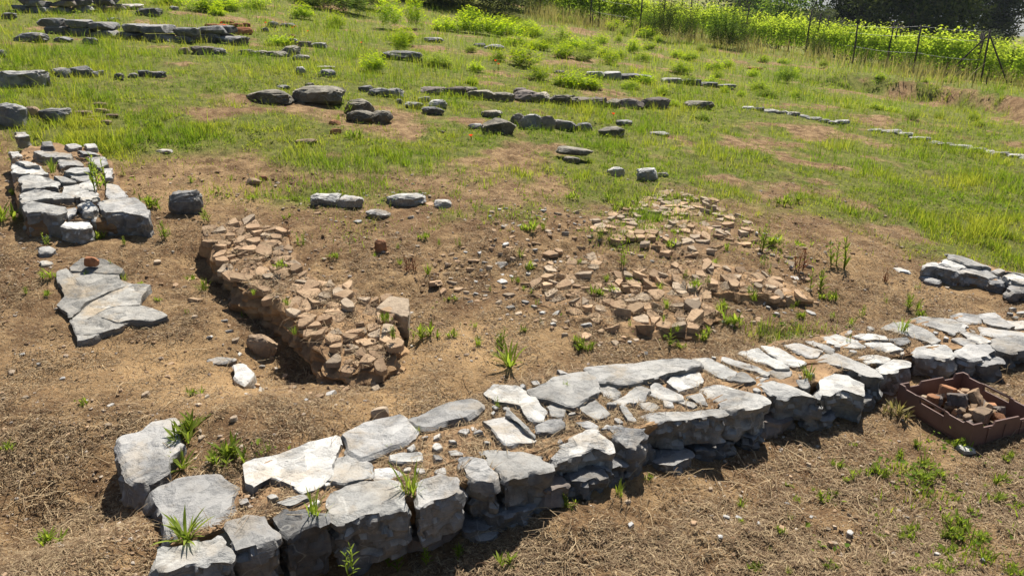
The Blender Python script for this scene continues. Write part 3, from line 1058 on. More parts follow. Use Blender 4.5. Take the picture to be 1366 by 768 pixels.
# two lengths of earth filling, level at the left and sinking towards the right
me, base = slab_mesh(cpw * [1, 1, 0] + [0, 0, ZT - .015], .24, bevel=.012, rough=.010, top_rough=.012, jag=.03, dens=2.2, step=0, chips=0, facet=0, taper=.55)
co_m = np.empty(len(me.vertices) * 3, np.float32)
me.vertices.foreach_get('co', co_m)
co_m = co_m.reshape(-1, 3)
vx, vy, vt = project(co_m[:, 0] + base[0], co_m[:, 1] + base[1], co_m[:, 2] + base[2])
co_m[:, 2] += np.interp(vx, [880, 1250, 1500], [.20, .125, .11]) - .20
me.vertices.foreach_set('co', co_m.ravel())
me.update()
obj('earth_core', me, 'soil_core', wall, tuple(base - np.array(wall.location)))
CORES.append((cpw[:, :2], 'wall'))

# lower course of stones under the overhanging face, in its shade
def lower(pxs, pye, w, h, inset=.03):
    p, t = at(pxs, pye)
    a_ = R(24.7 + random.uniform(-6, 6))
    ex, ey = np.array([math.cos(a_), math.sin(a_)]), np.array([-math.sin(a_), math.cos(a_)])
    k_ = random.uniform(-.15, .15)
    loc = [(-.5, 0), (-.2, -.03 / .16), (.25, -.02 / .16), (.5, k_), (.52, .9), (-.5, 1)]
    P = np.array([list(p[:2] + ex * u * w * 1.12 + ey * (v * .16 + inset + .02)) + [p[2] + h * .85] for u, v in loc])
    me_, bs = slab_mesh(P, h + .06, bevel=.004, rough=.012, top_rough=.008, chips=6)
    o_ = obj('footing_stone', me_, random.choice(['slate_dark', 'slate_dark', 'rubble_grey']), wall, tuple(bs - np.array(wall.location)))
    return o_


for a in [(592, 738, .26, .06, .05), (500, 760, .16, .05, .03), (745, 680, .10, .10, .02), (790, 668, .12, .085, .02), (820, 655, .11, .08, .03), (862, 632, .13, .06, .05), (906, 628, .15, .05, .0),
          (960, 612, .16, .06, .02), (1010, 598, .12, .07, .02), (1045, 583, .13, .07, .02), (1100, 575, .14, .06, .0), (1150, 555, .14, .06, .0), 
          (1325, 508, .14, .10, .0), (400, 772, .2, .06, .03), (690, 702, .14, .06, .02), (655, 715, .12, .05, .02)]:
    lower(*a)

# the two big slabs at the broken end of the wall
s1 = stone(None, 'stone_slab', z4([(62, 207), (85, 160), (190, 135), (240, 100), (330, 85), (360, 110), (374, 240), (330, 262), (305, 310), (240, 347), (190, 377), (140, 372), (100, 337), (98, 265)]),
           .145, depth=.15, mat_='slate', facet=.4, bevel=.012, rough=.008, taper=-.05, step=.2, top_rough=.004, tilt=(.06, .05))
tag(s1, 'smooth grey slab standing furthest left at the broken end of the long wall', 'stone slab')
s2 = stone(None, 'stone_slab', z4([(200, 408), (250, 375), (340, 335), (440, 330), (535, 330), (560, 358), (598, 385), (590, 490), (530, 547), (400, 577), (330, 602), (262, 615), (272, 508), (235, 457)]),
           .185, depth=.17, mat_='slate', facet=.4, bevel=.010, rough=.008, taper=-.10, step=.2, top_rough=.003, tilt=(.06, .05))
tag(s2, 'broad flat grey slab with a grass tuft at its lower edge, at the corner of the long wall', 'stone slab')

# small filler stones wedged into the joints of the top
nf = 0
for _ in range(6000):
    if nf >= 70:
        break
    x, y = random.uniform(cpw[:, 0].min(), cpw[:, 0].max()), random.uniform(cpw[:, 1].min(), cpw[:, 1].max())
    s_ = random.uniform(.028, .07)
    an = np.linspace(0, 2 * math.pi, 7)
    X, Y = np.r_[x, x + np.cos(an) * s_ * .5], np.r_[y, y + np.sin(an) * s_ * .5]
    if not inpoly(X, Y, cpw[:, :2]).all() or any(inpoly(X, Y, p).any() for p in OCC):
        continue
    pxm = float(project(np.array(x), np.array(y), np.array(.18))[0])
    me_ = shard_mesh(s_, random.uniform(.018, .03))
    o_ = obj('filler_stone', me_, random.choice(['slate_pale', 'slate', 'slate_tan']), wall, (x - wall.location[0], y - wall.location[1], ztp(pxm) - .020))
    o_.rotation_euler = (R(random.gauss(0, 9)), R(random.gauss(0, 9)), random.uniform(0, 6.28))
    OCC.append(np.stack([x + np.cos(an) * s_ * .5, y + np.sin(an) * s_ * .5], -1))
    nf += 1

# ================================================================ wall stub at the left
k = lambda p: zmap(0, 160, 4.265, p)
c0, _ = at(85, 300)
lw = empty('dry_stone_wall', tuple(c0), 'short wall stub of pale grey slate slabs running uphill at the left edge', 'stone wall', kind='thing')
LK = [
    ([(130, 482), (190, 462), (290, 480), (377, 497), (374, 520), (320, 542), (230, 522), (150, 532)], .15, 'slate_white', .15),
    ([(345, 607), (400, 545), (460, 503), (492, 525), (524, 605), (440, 625)], .14, 'slate_white', .10),
    ([(550, 462), (660, 440), (780, 445), (852, 520), (842, 547), (700, 522), (590, 532)], .13, 'slate', .15),
    ([(440, 482), (510, 460), (552, 490), (530, 527), (470, 512)], .08, 'slate_pale', .15),
    ([(115, 322), (180, 300), (260, 320), (342, 350), (330, 387), (240, 377), (120, 392)], .16, 'slate_white', .15),
    ([(100, 422), (200, 395), (300, 405), (402, 420), (422, 440), (250, 452), (130, 477)], .16, 'slate_pale', .15),
    ([(350, 287), (400, 265), (520, 270), (542, 300), (430, 302)], .06, 'slate_white', .17),
    ([(380, 312), (430, 297), (552, 325), (530, 342), (430, 337)], .06, 'slate_pale', .15),
    ([(300, 322), (370, 325), (442, 355), (350, 352)], .05, 'slate_pale', .15),
    ([(60, 248), (200, 235), (277, 300), (130, 312), (72, 302)], .16, 'slate_pale', .15),
    ([(80, 234), (160, 230), (232, 262), (150, 257)], .05, 'slate_white', .17),
    ([(180, 182), (230, 172), (320, 182), (412, 195), (400, 217), (260, 214)], .06, 'slate_tan', .15),
    ([(500, 207), (590, 205), (617, 245), (560, 267), (505, 247)], .12, 'slate', .15),
    ([(440, 172), (540, 180), (562, 195), (470, 197)], .06, 'slate', .14),
    ([(440, 357), (520, 340), (557, 370), (540, 397), (470, 392)], .06, 'slate_white', .16),
    ([(600, 352), (680, 370), (732, 430), (650, 442), (600, 422)], .14, 'slate', .13),
    ([(350, 372), (450, 365), (522, 420), (430, 447), (360, 412)], .06, 'slate_pale', .15),
    ([(440, 422), (530, 400), (562, 440), (470, 462)], .06, 'slate_pale', .15),
    ([(50, 182), (100, 175), (122, 200), (70, 217)], .08, 'slate_tan', .13),
    ([(230, 122), (290, 115), (302, 145), (240, 147)], .06, 'slate', .13),
    ([(330, 227), (450, 235), (472, 255), (350, 267)], .05, 'slate_tan', .14),
    ([(585, 282), (630, 275), (642, 330), (600, 327)], .10, 'slate', .14),
    ([(370, 507), (430, 495), (442, 520), (385, 547)], .08, 'slate', .13),
    ([(360, 140), (440, 132), (470, 150), (400, 165)], .05, 'slate_tan', .12),
    ([(480, 135), (540, 130), (560, 160), (500, 165)], .05, 'slate_pale', .12),
    ([(80, 70), (150, 65), (165, 85), (100, 95)], .06, 'slate_tan', .12),
]
for pts, dep, mt, dz in LK:
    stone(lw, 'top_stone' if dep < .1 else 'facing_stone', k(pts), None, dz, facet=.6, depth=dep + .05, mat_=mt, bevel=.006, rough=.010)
lp = pixpoly_xy(k([(70, 245), (150, 120), (300, 100), (520, 130), (620, 210), (640, 300), (735, 430), (830, 470), (800, 520), (640, 545), (520, 560), (370, 560), (160, 560), (120, 470), (80, 320)]), None, .12)
lpc = lp.copy()
A_ = np.c_[lp[:, :2], np.ones(len(lp))]
co_, *_ = np.linalg.lstsq(A_, lp[:, 2], rcond=None)
lpc[:, 2] = lp[:, 2].mean()
me, base = slab_mesh(lpc, .26, bevel=.012, rough=.012, top_rough=.010, dens=2, step=0, tilt=(co_[0], co_[1]))
obj('earth_core', me, 'soil_core', lw, tuple(base - np.array(lw.location)))
CORES.append((lp[:, :2], None))
LWC = (co_, )

# ================================================================ wall stub at the right
q = lambda p: zmap(1180, 320, 6.98, p)
c0, _ = at(1310, 395)
rw = empty('dry_stone_wall', tuple(c0), 'short piece of low grey wall entering from the right edge beyond the long wall', 'stone wall', kind='thing')
RK = [
    ([(370, 250), (400, 212), (470, 200), (560, 228), (640, 262), (692, 292), (640, 300), (560, 268), (480, 243)], 0.128, 'slate', 0.086),
    ([(600, 132), (690, 140), (800, 180), (900, 218), (962, 247), (880, 242), (760, 217), (630, 167)], 0.080, 'slate_pale', 0.108),
    ([(560, 172), (640, 180), (752, 240), (700, 268), (640, 258), (540, 215)], 0.064, 'slate_white', 0.094),
    ([(690, 292), (760, 262), (900, 270), (1062, 330), (960, 350), (860, 315), (760, 305)], 0.128, 'slate', 0.086),
    ([(960, 360), (1010, 345), (1080, 350), (1125, 385), (1100, 410), (1000, 400)], 0.112, 'slate_dark', 0.072),
    ([(1110, 332), (1200, 310), (1299, 350), (1340, 385), (1280, 395), (1180, 372)], 0.080, 'slate_white', 0.101),
    ([(1150, 440), (1210, 405), (1300, 385), (1400, 400), (1440, 440), (1320, 470), (1200, 480)], 0.112, 'slate_dark', 0.079),
    ([(1000, 282), (1090, 270), (1132, 300), (1060, 322)], 0.048, 'slate_tan', 0.094),
    ([(760, 245), (860, 245), (960, 265), (900, 268), (800, 258)], 0.048, 'slate_tan', 0.086),
    ([(1140, 300), (1299, 320), (1450, 360), (1350, 375), (1220, 318)], 0.064, 'slate_pale', 0.094),
    ([(1350, 400), (1450, 380), (1600, 420), (1560, 480), (1440, 460)], 0.112, 'slate', 0.086),
]
RK = [([tuple(v) for v in np.array(p_).mean(0) + (np.array(p_) - np.array(p_).mean(0)) * [1.16, 1.1]], a_, b_, c_) for p_, a_, b_, c_ in RK]
for pts, dep, mt, dz in RK:
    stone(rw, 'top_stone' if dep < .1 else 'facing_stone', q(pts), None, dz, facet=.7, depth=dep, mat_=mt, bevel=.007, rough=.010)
rp = pixpoly_xy(q([(420, 230), (600, 150), (960, 240), (1130, 280), (1600, 390), (1560, 470), (1300, 430), (1130, 400), (960, 380), (690, 320)]), None, .065)
A_ = np.c_[rp[:, :2], np.ones(len(rp))]
co_, *_ = np.linalg.lstsq(A_, rp[:, 2], rcond=None)
rpc = rp.copy()
rpc[:, 2] = rp[:, 2].mean()
me, base = slab_mesh(rpc, .16, bevel=.012, rough=.012, top_rough=.010, dens=1.5, step=0, tilt=(co_[0], co_[1]))
obj('earth_core', me, 'soil_core', rw, tuple(base - np.array(rw.location)))
CORES.append((rp[:, :2], None))
for pts, lab in [([(60, 255), (150, 258), (250, 298), (235, 312), (140, 292)], 'flat grey stone sunk in the soil left of the right hand wall stub'),
                 ([(300, 332), (400, 345), (540, 390), (500, 402), (380, 380)], 'thin flat stone lying along the foot of the right hand wall stub')]:
    tag(stone(None, 'flat_stone', q(pts), None, .02, depth=.06, mat_='slate', bevel=.008, facet=.3), lab, 'stone')

# ================================================================ cracked flagstone
fz = lambda p: zmap(50, 320, 5.12, p)
c0, _ = at(140, 400)
fl = empty('flagstone', tuple(c0), 'large cracked grey flagstone lying flat in the dry soil at the left', 'flagstone')
stone(fl, 'bedrock_slab', fz([(140, 222), (215, 190), (230, 172), (300, 128), (452, 134), (568, 192), (552, 228), (560, 262), (640, 302), (755, 314), (700, 385), (700, 446), (760, 455), (865, 512), (755, 548), (640, 540), (590, 575), (500, 606), (420, 635), (275, 640), (232, 520), (155, 440), (200, 372), (142, 272)]),
      None, .034, depth=.07, mat_='slate_flat', bevel=.004, top_rough=.005, jag=.008, chips=0, facet=.2, occ=False)
GF = lambda q_: [tuple(v) for v in np.array(q_).mean(0) + (np.array(q_) - np.array(q_).mean(0)) * 1.06]
for pts, mt in [([(225, 178), (300, 125), (380, 126), (452, 130), (572, 190), (555, 222), (460, 227), (340, 207), (230, 212)], 'slate_flat'),
                ([(140, 222), (210, 200), (225, 225), (250, 252), (318, 268), (430, 262), (538, 258), (592, 312), (476, 358), (328, 428), (230, 518), (150, 442), (200, 372), (140, 272)], 'slate_flat'),
                ([(603, 312), (640, 300), (762, 310), (702, 380), (692, 442), (600, 448), (500, 457), (420, 492), (330, 540), (238, 542), (336, 434), (482, 364)], 'slate_flat'),
                ([(235, 548), (330, 549), (385, 547), (500, 562), (592, 577), (500, 610), (420, 637), (270, 645)], 'slate_flat'),
                ([(505, 464), (600, 454), (692, 450), (762, 452), (872, 512), (760, 552), (640, 542), (560, 562), (445, 532)], 'slate_flat'),
                ([(262, 650), (330, 650), (420, 642), (380, 670), (270, 692)], 'slate_flat')]:
    stone(fl, 'slab_piece', fz(GF(pts)), None, .042, depth=.07, mat_=mt, bevel=.003, top_rough=.005, jag=.006, chips=2, facet=.2)
for pts, lab in [([(0, 55), (90, 42), (125, 62), (100, 85), (10, 92)], 'small rounded grey stone in front of the left wall stub'),
                 ([(10, 140), (60, 130), (110, 145), (80, 165), (20, 170)], 'flat tan stone left of the cracked flagstone')]:
    tag(stone(None, 'flat_stone', fz(pts), None, .03, depth=.06, mat_='slate_pale', facet=.3), lab, 'stone')
bb, t = at(126, 366)
ob = obj('brick_fragment', boulder_mesh(.075, .06, .045, box=.85, rough=.08, level=3), 'terracotta', None, (bb[0], bb[1], bb[2] + .045))
tag(ob, 'dark red brick fragment resting on the cracked flagstone', 'brick fragment')

# ================================================================ ridge of tile masonry
c0, _ = at(400, 430)
ridge = empty('tile_footing', tuple(c0), 'narrow raised footing of buff tile shards with a dark undercut left side', 'tile footing')
RP = [(270, 306), (300, 298), (345, 297), (378, 306), (385, 330), (400, 352), (425, 375), (470, 388), (515, 402), (530, 430), (527, 462), (510, 478), (470, 482), (440, 478), (425, 462),
      (392, 442), (386, 418), (350, 392), (318, 372), (296, 345)]
rpw = pixpoly_xy(RP, None, .10)
A_ = np.c_[rpw[:, :2], np.ones(len(rpw))]
co_, *_ = np.linalg.lstsq(A_, rpw[:, 2], rcond=None)


def ridge_z(x, y):
    return co_[0] * x + co_[1] * y + co_[2]


RC = co_.copy()
rp2 = rpw.copy()
rp2[:, 2] = rpw[:, 2].mean()
me, base = slab_mesh(rp2, .24, bevel=.012, rough=.035, top_rough=.014, jag=.05, dens=2.4, chips=40, step=.2, tilt=(RC[0], RC[1]), taper=-.12)
obj('earth_core', me, 'soil_core', ridge, tuple(base - np.array(ridge.location)))
RXY = rpw[:, :2]
BEDS = []


def clip_half(P, a, b):
    """keep the part of polygon P nearer to a than to b"""
    m, nrm = (a + b) / 2, b - a
    out = []
    for i in range(len(P)):
        p, q_ = P[i], P[(i + 1) % len(P)]
        dp, dq = (p - m) @ nrm, (q_ - m) @ nrm
        if dp <= 0:
            out.append(p)
        if dp * dq < 0:
            out.append(p + (q_ - p) * dp / (dp - dq))
    return np.array(out) if len(out) > 2 else None


def shards_on(parent, poly, zf, cell, mats, name='tile_shard', tilt=5, gap=.0035, maxparts=96, drop=.06, aniso=1.5, rot=0.5, zj=.006, fade=.0, th=(.012, .026), normal=(0, 0)):
    """close set broken tiles: cells of a jittered lattice, each its own piece"""
    x0, y0 = poly.min(0) - .1
    x1, y1 = poly.max(0) + .1
    ca_, sa_ = math.cos(rot), math.sin(rot)
    c0 = (poly.min(0) + poly.max(0)) / 2
    Lm = max(x1 - x0, y1 - y0)
    pts = []
    nx, ny = int(Lm * 1.5 / (cell * aniso)), int(Lm * 1.5 / cell)
    for i in range(-nx // 2, nx // 2 + 1):
        for j in range(-ny // 2, ny // 2 + 1):
            u = (i + .5 * (j % 2) + random.uniform(-.6, .6)) * cell * aniso
            v = (j + random.uniform(-.6, .6)) * cell
            pts.append((c0[0] + ca_ * u - sa_ * v, c0[1] + sa_ * u + ca_ * v))
    pts = np.array([p for p in pts if random.random() > .22])
    cells = []
    ctr = poly.mean(0)
    grow = ctr + (poly - ctr) * 1.02
    ins = inpoly(pts[:, 0], pts[:, 1], grow)
    for k_ in np.nonzero(ins)[0]:
        a = pts[k_]
        edge = min(np.hypot(*(a - (p + (q_ - p) * np.clip(((a - p) @ (q_ - p)) / ((q_ - p) @ (q_ - p)), 0, 1)))) for p, q_ in zip(poly, np.roll(poly, -1, 0)))
        if random.random() < drop + fade * math.exp(-edge / .07):
            continue
        d = np.hypot(*(pts - a).T)
        nb = np.argsort(d)[1:15]
        P = a + np.array([(-1, -1), (1, -1), (1, 1), (-1, 1)]) * cell * 3.
        for q_ in nb:
            P = clip_half(P, a, pts[q_])
            if P is None:
                break
        if P is None:
            continue
        c = P.mean(0)
        sz = math.sqrt(abs(.5 * np.sum(P[:, 0] * np.roll(P[:, 1], -1) - np.roll(P[:, 0], -1) * P[:, 1])))
        if sz < .02 or sz > cell * 3:
            continue
        P = c + (P - c) * (1 - gap * random.uniform(.6, 2.2) / (sz * .5))
        cells.append((sz / np.hypot(*c), c, P))
    cells.sort(key=lambda a: -a[0])
    rest = Acc()
    for i, (_, c, P) in enumerate(cells):
        z = float(zf(np.array([c[0]]), np.array([c[1]]))[0]) + random.gauss(0, zj)
        t_ = random.uniform(*th)
        P3 = np.c_[P, np.full(len(P), z + t_ * .5 - .001)]
        me_, bs = slab_mesh(P3, t_ + .012, bevel=.0016, rough=.0018, top_rough=.0018, jag=.007, dens=.8, res=.010, chips=3, step=.6,
                            facet=0, tilt=(normal[0] + math.tan(R(random.gauss(0, tilt))), normal[1] + math.tan(R(random.gauss(0, tilt)))))
        if i < maxparts:
            obj(name, me_, random.choice(mats), parent, tuple(bs - np.array(parent.location)))
        else:
            nv = len(me_.vertices)
            v = np.empty(nv * 3, np.float32)
            me_.vertices.foreach_get('co', v)
            v = v.reshape(-1, 3) + bs - np.array(parent.location)
            Q = [tuple(p.vertices) for p in me_.polygons if len(p.vertices) == 4]
            T = [tuple(p.vertices) for p in me_.polygons if len(p.vertices) == 3]
            rest.add(v, Q, T)
            bpy.data.meshes.remove(me_)
    if rest.n:
        o_ = obj('tile_debris', rest.mesh('tile_debris', sharp=38), mats[0], parent)
        o_['kind'] = 'stuff'


shards_on(ridge, RXY, lambda x, y: ridge_z(x, y), .050, ['tile', 'tile', 'tile', 'tile_grey'], tilt=9, zj=.010, drop=.08, rot=-.5, normal=(RC[0], RC[1]))

# grey block leaning at the right side of the ridge
bp = [(500, 412), (520, 394), (546, 399), (545, 424)]
blk = stone(None, 'stone_block', bp, None, .125, depth=.13, mat_='tile_grey', facet=.25, bevel=.004, rough=.004, top_rough=.003, chips=3, jag=.004)
tag(blk, 'squared grey block leaning against the right side of the narrow tile footing', 'stone block')

# ================================================================ tile beds right of the middle
def bed(label, px, dz, cell, mats, depth=.16, tilt=6, drop=.1, rot=.4, flat=.75):
    c_, _ = at(np.mean([p[0] for p in px]), np.mean([p[1] for p in px]))
    b_ = empty('tile_bed', tuple(c_), label, 'tile bed')
    P = pixpoly_xy(px, None, dz)
    A = np.c_[P[:, :2], np.ones(len(P))]
    co, *_ = np.linalg.lstsq(A, P[:, 2], rcond=None)
    # a little flatter than the slope: flush at the back, a ledge at the front
    mx, my = P[:, 0].mean(), P[:, 1].mean()
    zc = co[0] * mx + co[1] * my + co[2]
    co = np.array([co[0] * flat, co[1] * flat, 0])
    co[2] = zc - co[0] * mx - co[1] * my
    P2 = P.copy()
    P2[:, 2] = P[:, 2].mean()
    me_, bs = slab_mesh(P2, depth, bevel=.03, rough=.03, top_rough=.014, jag=.09, dens=2.4, step=.3, tilt=(co[0], co[1]), taper=-.5, chips=0)
    obj('earth_core', me_, 'soil_core', b_, tuple(bs - np.array(b_.location)))
    zf = lambda x, y: co[0] * x + co[1] * y + co[2]
    shards_on(b_, P[:, :2], zf, cell, mats, tilt=tilt, drop=drop, rot=rot, fade=.55, zj=.011, normal=(co[0], co[1]))
    CORES.append((P[:, :2], None))
    BEDS.append((P[:, :2], co))
    return b_


BEDS.append((RXY, RC))
bed('broad bed of pale tile shards ending in a ledge, just below the green turf', [(850, 262), (890, 252), (930, 258), (968, 278), (1000, 300), (1003, 322), (960, 335), (930, 345), (880, 340), (850, 322), (812, 318), (775, 308), (790, 290), (820, 280)],
    .016, .046, ['tile_grey', 'tile', 'tile'], tilt=9, drop=.14, rot=.35)
bed('brown bed of tilted tile shards with an undercut edge at its right end', [(880, 348), (930, 347), (975, 350), (1000, 362), (1040, 372), (1078, 390), (1070, 402), (1020, 398), (985, 392), (960, 392), (915, 382), (875, 372)],
    .035, .046, ['tile', 'tile', 'tile_grey'], tilt=14, drop=.14, rot=-.5)
bed('low spread bed of light brown tile shards behind the middle of the long wall', [(700, 384), (730, 352), (800, 332), (860, 346), (885, 376), (945, 392), (962, 420), (935, 440), (880, 446), (830, 440), (770, 424), (715, 404)],
    .016, .056, ['tile', 'tile', 'tile_grey'], tilt=12, drop=.16, rot=.2)

# loose pieces of tile lying about on the soil
def fragments(n, poly, smin, smax, label, group, mats=('tile', 'tile', 'tile_grey', 'slate_tan')):
    pts = pixpoly_xy(poly, None, 0)[:, :2]
    x0, y0 = pts.min(0)
    x1, y1 = pts.max(0)
    k_ = 0
    put = []
    for _ in range(n * 40):
        if k_ >= n:
            break
        x, y = random.uniform(x0, x1), random.uniform(y0, y1)
        X, Y = np.array([x]), np.array([y])
        if not inpoly(X, Y, pts)[0] or any(inpoly(X, Y, p)[0] for p in OCC) or any(inpoly(X, Y, p[0])[0] for p in CORES):
            continue
        s_ = smin + (smax - smin) * random.random() ** 2.2
        if any((x - a) ** 2 + (y - b) ** 2 < (.5 * (s_ + c)) ** 2 for a, b, c in put):
            continue
        put.append((x, y, s_))
        z = float(h_full(X, Y)[0])
        o_ = obj('tile_fragment', shard_mesh(s_, random.uniform(.010, .022)), random.choice(mats), None, (x, y, z - .008))
        o_.rotation_euler = (R(random.gauss(0, 12)), R(random.gauss(0, 12)), random.uniform(0, 6.28))
        tag(o_, label, 'tile fragment', group)
        k_ += 1


fragments(95, [(600, 335), (700, 330), (790, 345), (770, 385), (860, 440), (840, 470), (740, 450), (680, 410), (600, 400), (560, 370)], .035, .12,
          'loose buff tile fragment between the grey block and the low tile bed', 'tile fragments in the middle of the site')
fragments(70, [(640, 280), (780, 280), (850, 330), (880, 350), (800, 350), (640, 335)], .03, .09,
          'loose pale tile fragment on weedy soil behind the low tile bed', 'tile fragments behind the tile beds')
fragments(60, [(1000, 300), (1060, 340), (1110, 390), (1080, 420), (940, 450), (860, 470), (900, 440), (1000, 405), (1080, 400), (1010, 350)], .03, .09,
          'loose brown tile fragment on the soil in front of the undercut tile bed', 'tile fragments below the undercut bed')
fragments(40, [(250, 330), (290, 400), (380, 470), (420, 520), (540, 480), (560, 420), (520, 380), (420, 350), (400, 330), (480, 360), (560, 440), (520, 520), (400, 540), (280, 460), (200, 340)], .03, .075,
          'loose small tile fragment near the foot of the narrow tile footing', 'tile fragments around the footing')
fragments(30, [(420, 255), (580, 258), (600, 300), (420, 300)], .03, .09,
          'loose pale fragment in the sparse grass around the whitish slab', 'fragments around the whitish slab')
fragments(40, [(0, 440), (300, 470), (480, 540), (300, 590), (0, 560)], .02, .05,
          'small stone chip scattered on the straw at the left', 'stone chips on the left straw', mats=('tile_grey', 'slate_tan', 'tile'))
fragments(40, [(640, 768), (760, 700), (1000, 620), (1180, 580), (1366, 640), (1366, 768)], .018, .04,
          'small pale chip on the strawy ground in front of the long wall', 'chips in front of the wall', mats=('tile_grey', 'slate_tan', 'tile'))

# ================================================================ loose stones of the middle ground
def rock(px, py, w, h, label, mat_='slate', box=.5, depth=None, rz=None, name='stone', group=None, rough=.17, sink=.25, lift=0.0, cat='stone', level=4):
    """a rock whose base centre stands at the pixel, w and h in pixels of the photograph"""
    p_, t_ = at(px, py)
    sx, sz = w * t_ / F * (1.0 if py > 240 else 1.18), h * t_ / F * (1.03 if py > 240 else .93)
    sy = sx * .6 if depth is None else depth * t_ / F
    me_ = boulder_mesh(sx, sy, sz, box=box, rough=rough, sink=sink, level=level)
    d_ = np.array([p_[0], p_[1]])
    d_ = d_ / np.linalg.norm(d_) * sy * .35
    o_ = obj(name, me_, mat_, None, (p_[0] + d_[0], p_[1] + d_[1], p_[2] + lift))
    o_.rotation_euler = (0, 0, R(random.uniform(-12, 12)) if rz is None else R(rz))
    an = np.linspace(0, 2 * math.pi, 10, endpoint=False)
    OCC.append(np.stack([o_.location[0] + np.cos(an) * sx * .33, o_.location[1] + np.sin(an) * sy * .33], -1))
    return tag(o_, label, cat, group)


rock(250, 290, 46, 30, 'lone grey boulder on bare soil right of the left wall stub', 'slate', .55)
rock(350, 466, 44, 28, 'knobbly brown stone lying at the left foot of the narrow tile footing', 'rubble_mix', .3)
ls = stone(None, 'flat_stone', zmap(250, 280, 3.2, [(190, 660), (215, 645), (250, 648), (297, 710), (240, 735), (205, 725)]), None, .035, depth=.06, mat_='slate_tan', bevel=.007, facet=.3)
tag(ls, 'loose grey flat stone with angular corners in front of the narrow tile footing', 'stone')
ls = stone(None, 'flat_stone', zmap(250, 280, 3.2, [(75, 630), (120, 618), (215, 625), (200, 640), (110, 655)]), None, .03, depth=.05, mat_='slate_tan', bevel=.007, facet=.3)
tag(ls, 'long thin flat stone on the straw just left of a loose angular stone', 'stone')
ob = rock(507, 560, 25, 14, 'small tan brick piece lying behind the long wall near its left end', 'tile_grey', .85, rough=.05, name='brick_fragment', cat='brick fragment')
rock(434, 275, 42, 14, 'pale grey flat topped stone at the left of the row beyond the tile footing', 'slate_pale', .6)
rock(468, 277, 40, 14, 'angular grey stone second in the row beyond the tile footing', 'slate_tan', .6)
rock(540, 274, 60, 14, 'pale whitish slab at the right of the row beyond the tile footing', 'slate_white', .6)
rock(590, 278, 26, 10, 'small tan stone past the whitish slab beyond the tile footing', 'slate_tan', .5)
rock(505, 290, 34, 9, 'low tan stone half sunk in grassy soil before the whitish slab', 'slate_tan', .5)
rock(508, 340, 18, 18, 'dark reddish clod of masonry standing on the bare soil in the middle', 'rubble_red', .5)

# tilted plank of stone with chunks under it
tp, t_ = at(768, 214)
pl = obj('stone_plank', boulder_mesh(.36, .16, .05, box=.85, rough=.08, level=4), 'rock_mossy', None, (tp[0], tp[1] + .08, tp[2] + .055))
pl.rotation_euler = (R(4), R(5), R(-8))
tag(pl, 'dark flat slab propped on a stone in the grass above the tile beds', 'stone slab')
rock(762, 216, 20, 9, 'small dark stone propping up the dark flat slab in the grass', 'rock_mossy', .5)
rock(822, 232, 22, 12, 'cream coloured stone in the grass below the propped slab', 'slate_tan', .5)
rock(863, 240, 26, 17, 'bluish grey block sunk in grass at the upper edge of the tile bed', 'slate_white', .75)
rock(884, 236, 14, 6, 'small pale stone right of the bluish grey block', 'slate_white', .5)
rock(666, 178, 42, 22, 'round dark boulder at the left end of the middle row of rocks', 'rock_mossy', .25)
rock(656, 158, 26, 10, 'flattish dark stone behind the round boulder of the middle row', 'rock_mossy', .5)
rock(691, 167, 18, 16, 'small olive grey stone between the round boulder and the big block', 'rock_mossy', .4)
rock(707, 172, 26, 21, 'big pale block in the middle row of rocks', 'slate', .7)
rock(730, 173, 21, 20, 'brown grey block right of the big pale block in the middle row', 'rubble_grey', .7)
rock(753, 172, 28, 15, 'bluish squared block in the middle row of rocks', 'slate', .85)
rock(780, 172, 20, 11, 'small dark block after the bluish one in the middle row', 'slate_dark', .7)
rock(816, 181, 32, 13, 'flat dark rock in the grass past the end of the middle row', 'rock_mossy', .4)
rock(634, 171, 18, 7, 'small pale stone left of the round boulder', 'slate', .5)
rock(833, 168, 20, 7, 'bluish flat stone behind the flat dark rock', 'slate', .5)
rock(880, 181, 22, 5, 'thin pale stone in the grass right of the flat dark rock', 'slate_tan', .5)
rock(360, 140, 58, 19, 'long low dark boulder, left of the two lying end to end', 'rock_mossy', .35)
rock(423, 141, 66, 25, 'large dark boulder, right of the two lying end to end', 'rock_mossy', .45)
rock(439, 122, 26, 8, 'pale thin stone lying on top of the large dark boulder', 'slate_tan', .4, lift=.0)
rock(414, 117, 12, 8, 'small dark knob on top of the large dark boulder', 'rock_mossy', .4)
rock(480, 152, 34, 22, 'slanted dark boulder at the back of the tumbled trio', 'rock_mossy', .35)
rock(481, 165, 34, 17, 'rounded dark boulder at the front left of the tumbled trio', 'rock_mossy', .3)
rock(508, 165, 30, 20, 'slumped dark boulder at the right of the tumbled trio', 'rock_mossy', .35)
rock(447, 170, 14, 7, 'small brown stone left of the tumbled trio of boulders', 'rubble_red', .5)
rock(448, 180, 13, 8, 'small dark clod below the tumbled trio of boulders', 'rubble_red', .4)
rock(490, 123, 20, 9, 'left grey stone of the cluster behind the tumbled trio', 'slate_dark', .5)
rock(505, 129, 24, 12, 'middle dark grey stone of the cluster behind the tumbled trio', 'slate_dark', .5)
rock(527, 132, 24, 14, 'rough pale topped stone at the right of the cluster behind the tumbled trio', 'slate', .4)
rock(551, 144, 24, 9, 'left stone of the small pile beside the low earth wall', 'slate', .4)
rock(577, 152, 28, 12, 'dark lower stone of the small pile beside the low earth wall', 'slate_dark', .5)
rock(583, 144, 24, 12, 'pale knobbly stone crowning the small pile beside the low earth wall', 'slate', .35)
rock(566, 136, 18, 7, 'flat stone at the back of the small pile beside the low earth wall', 'slate', .5)
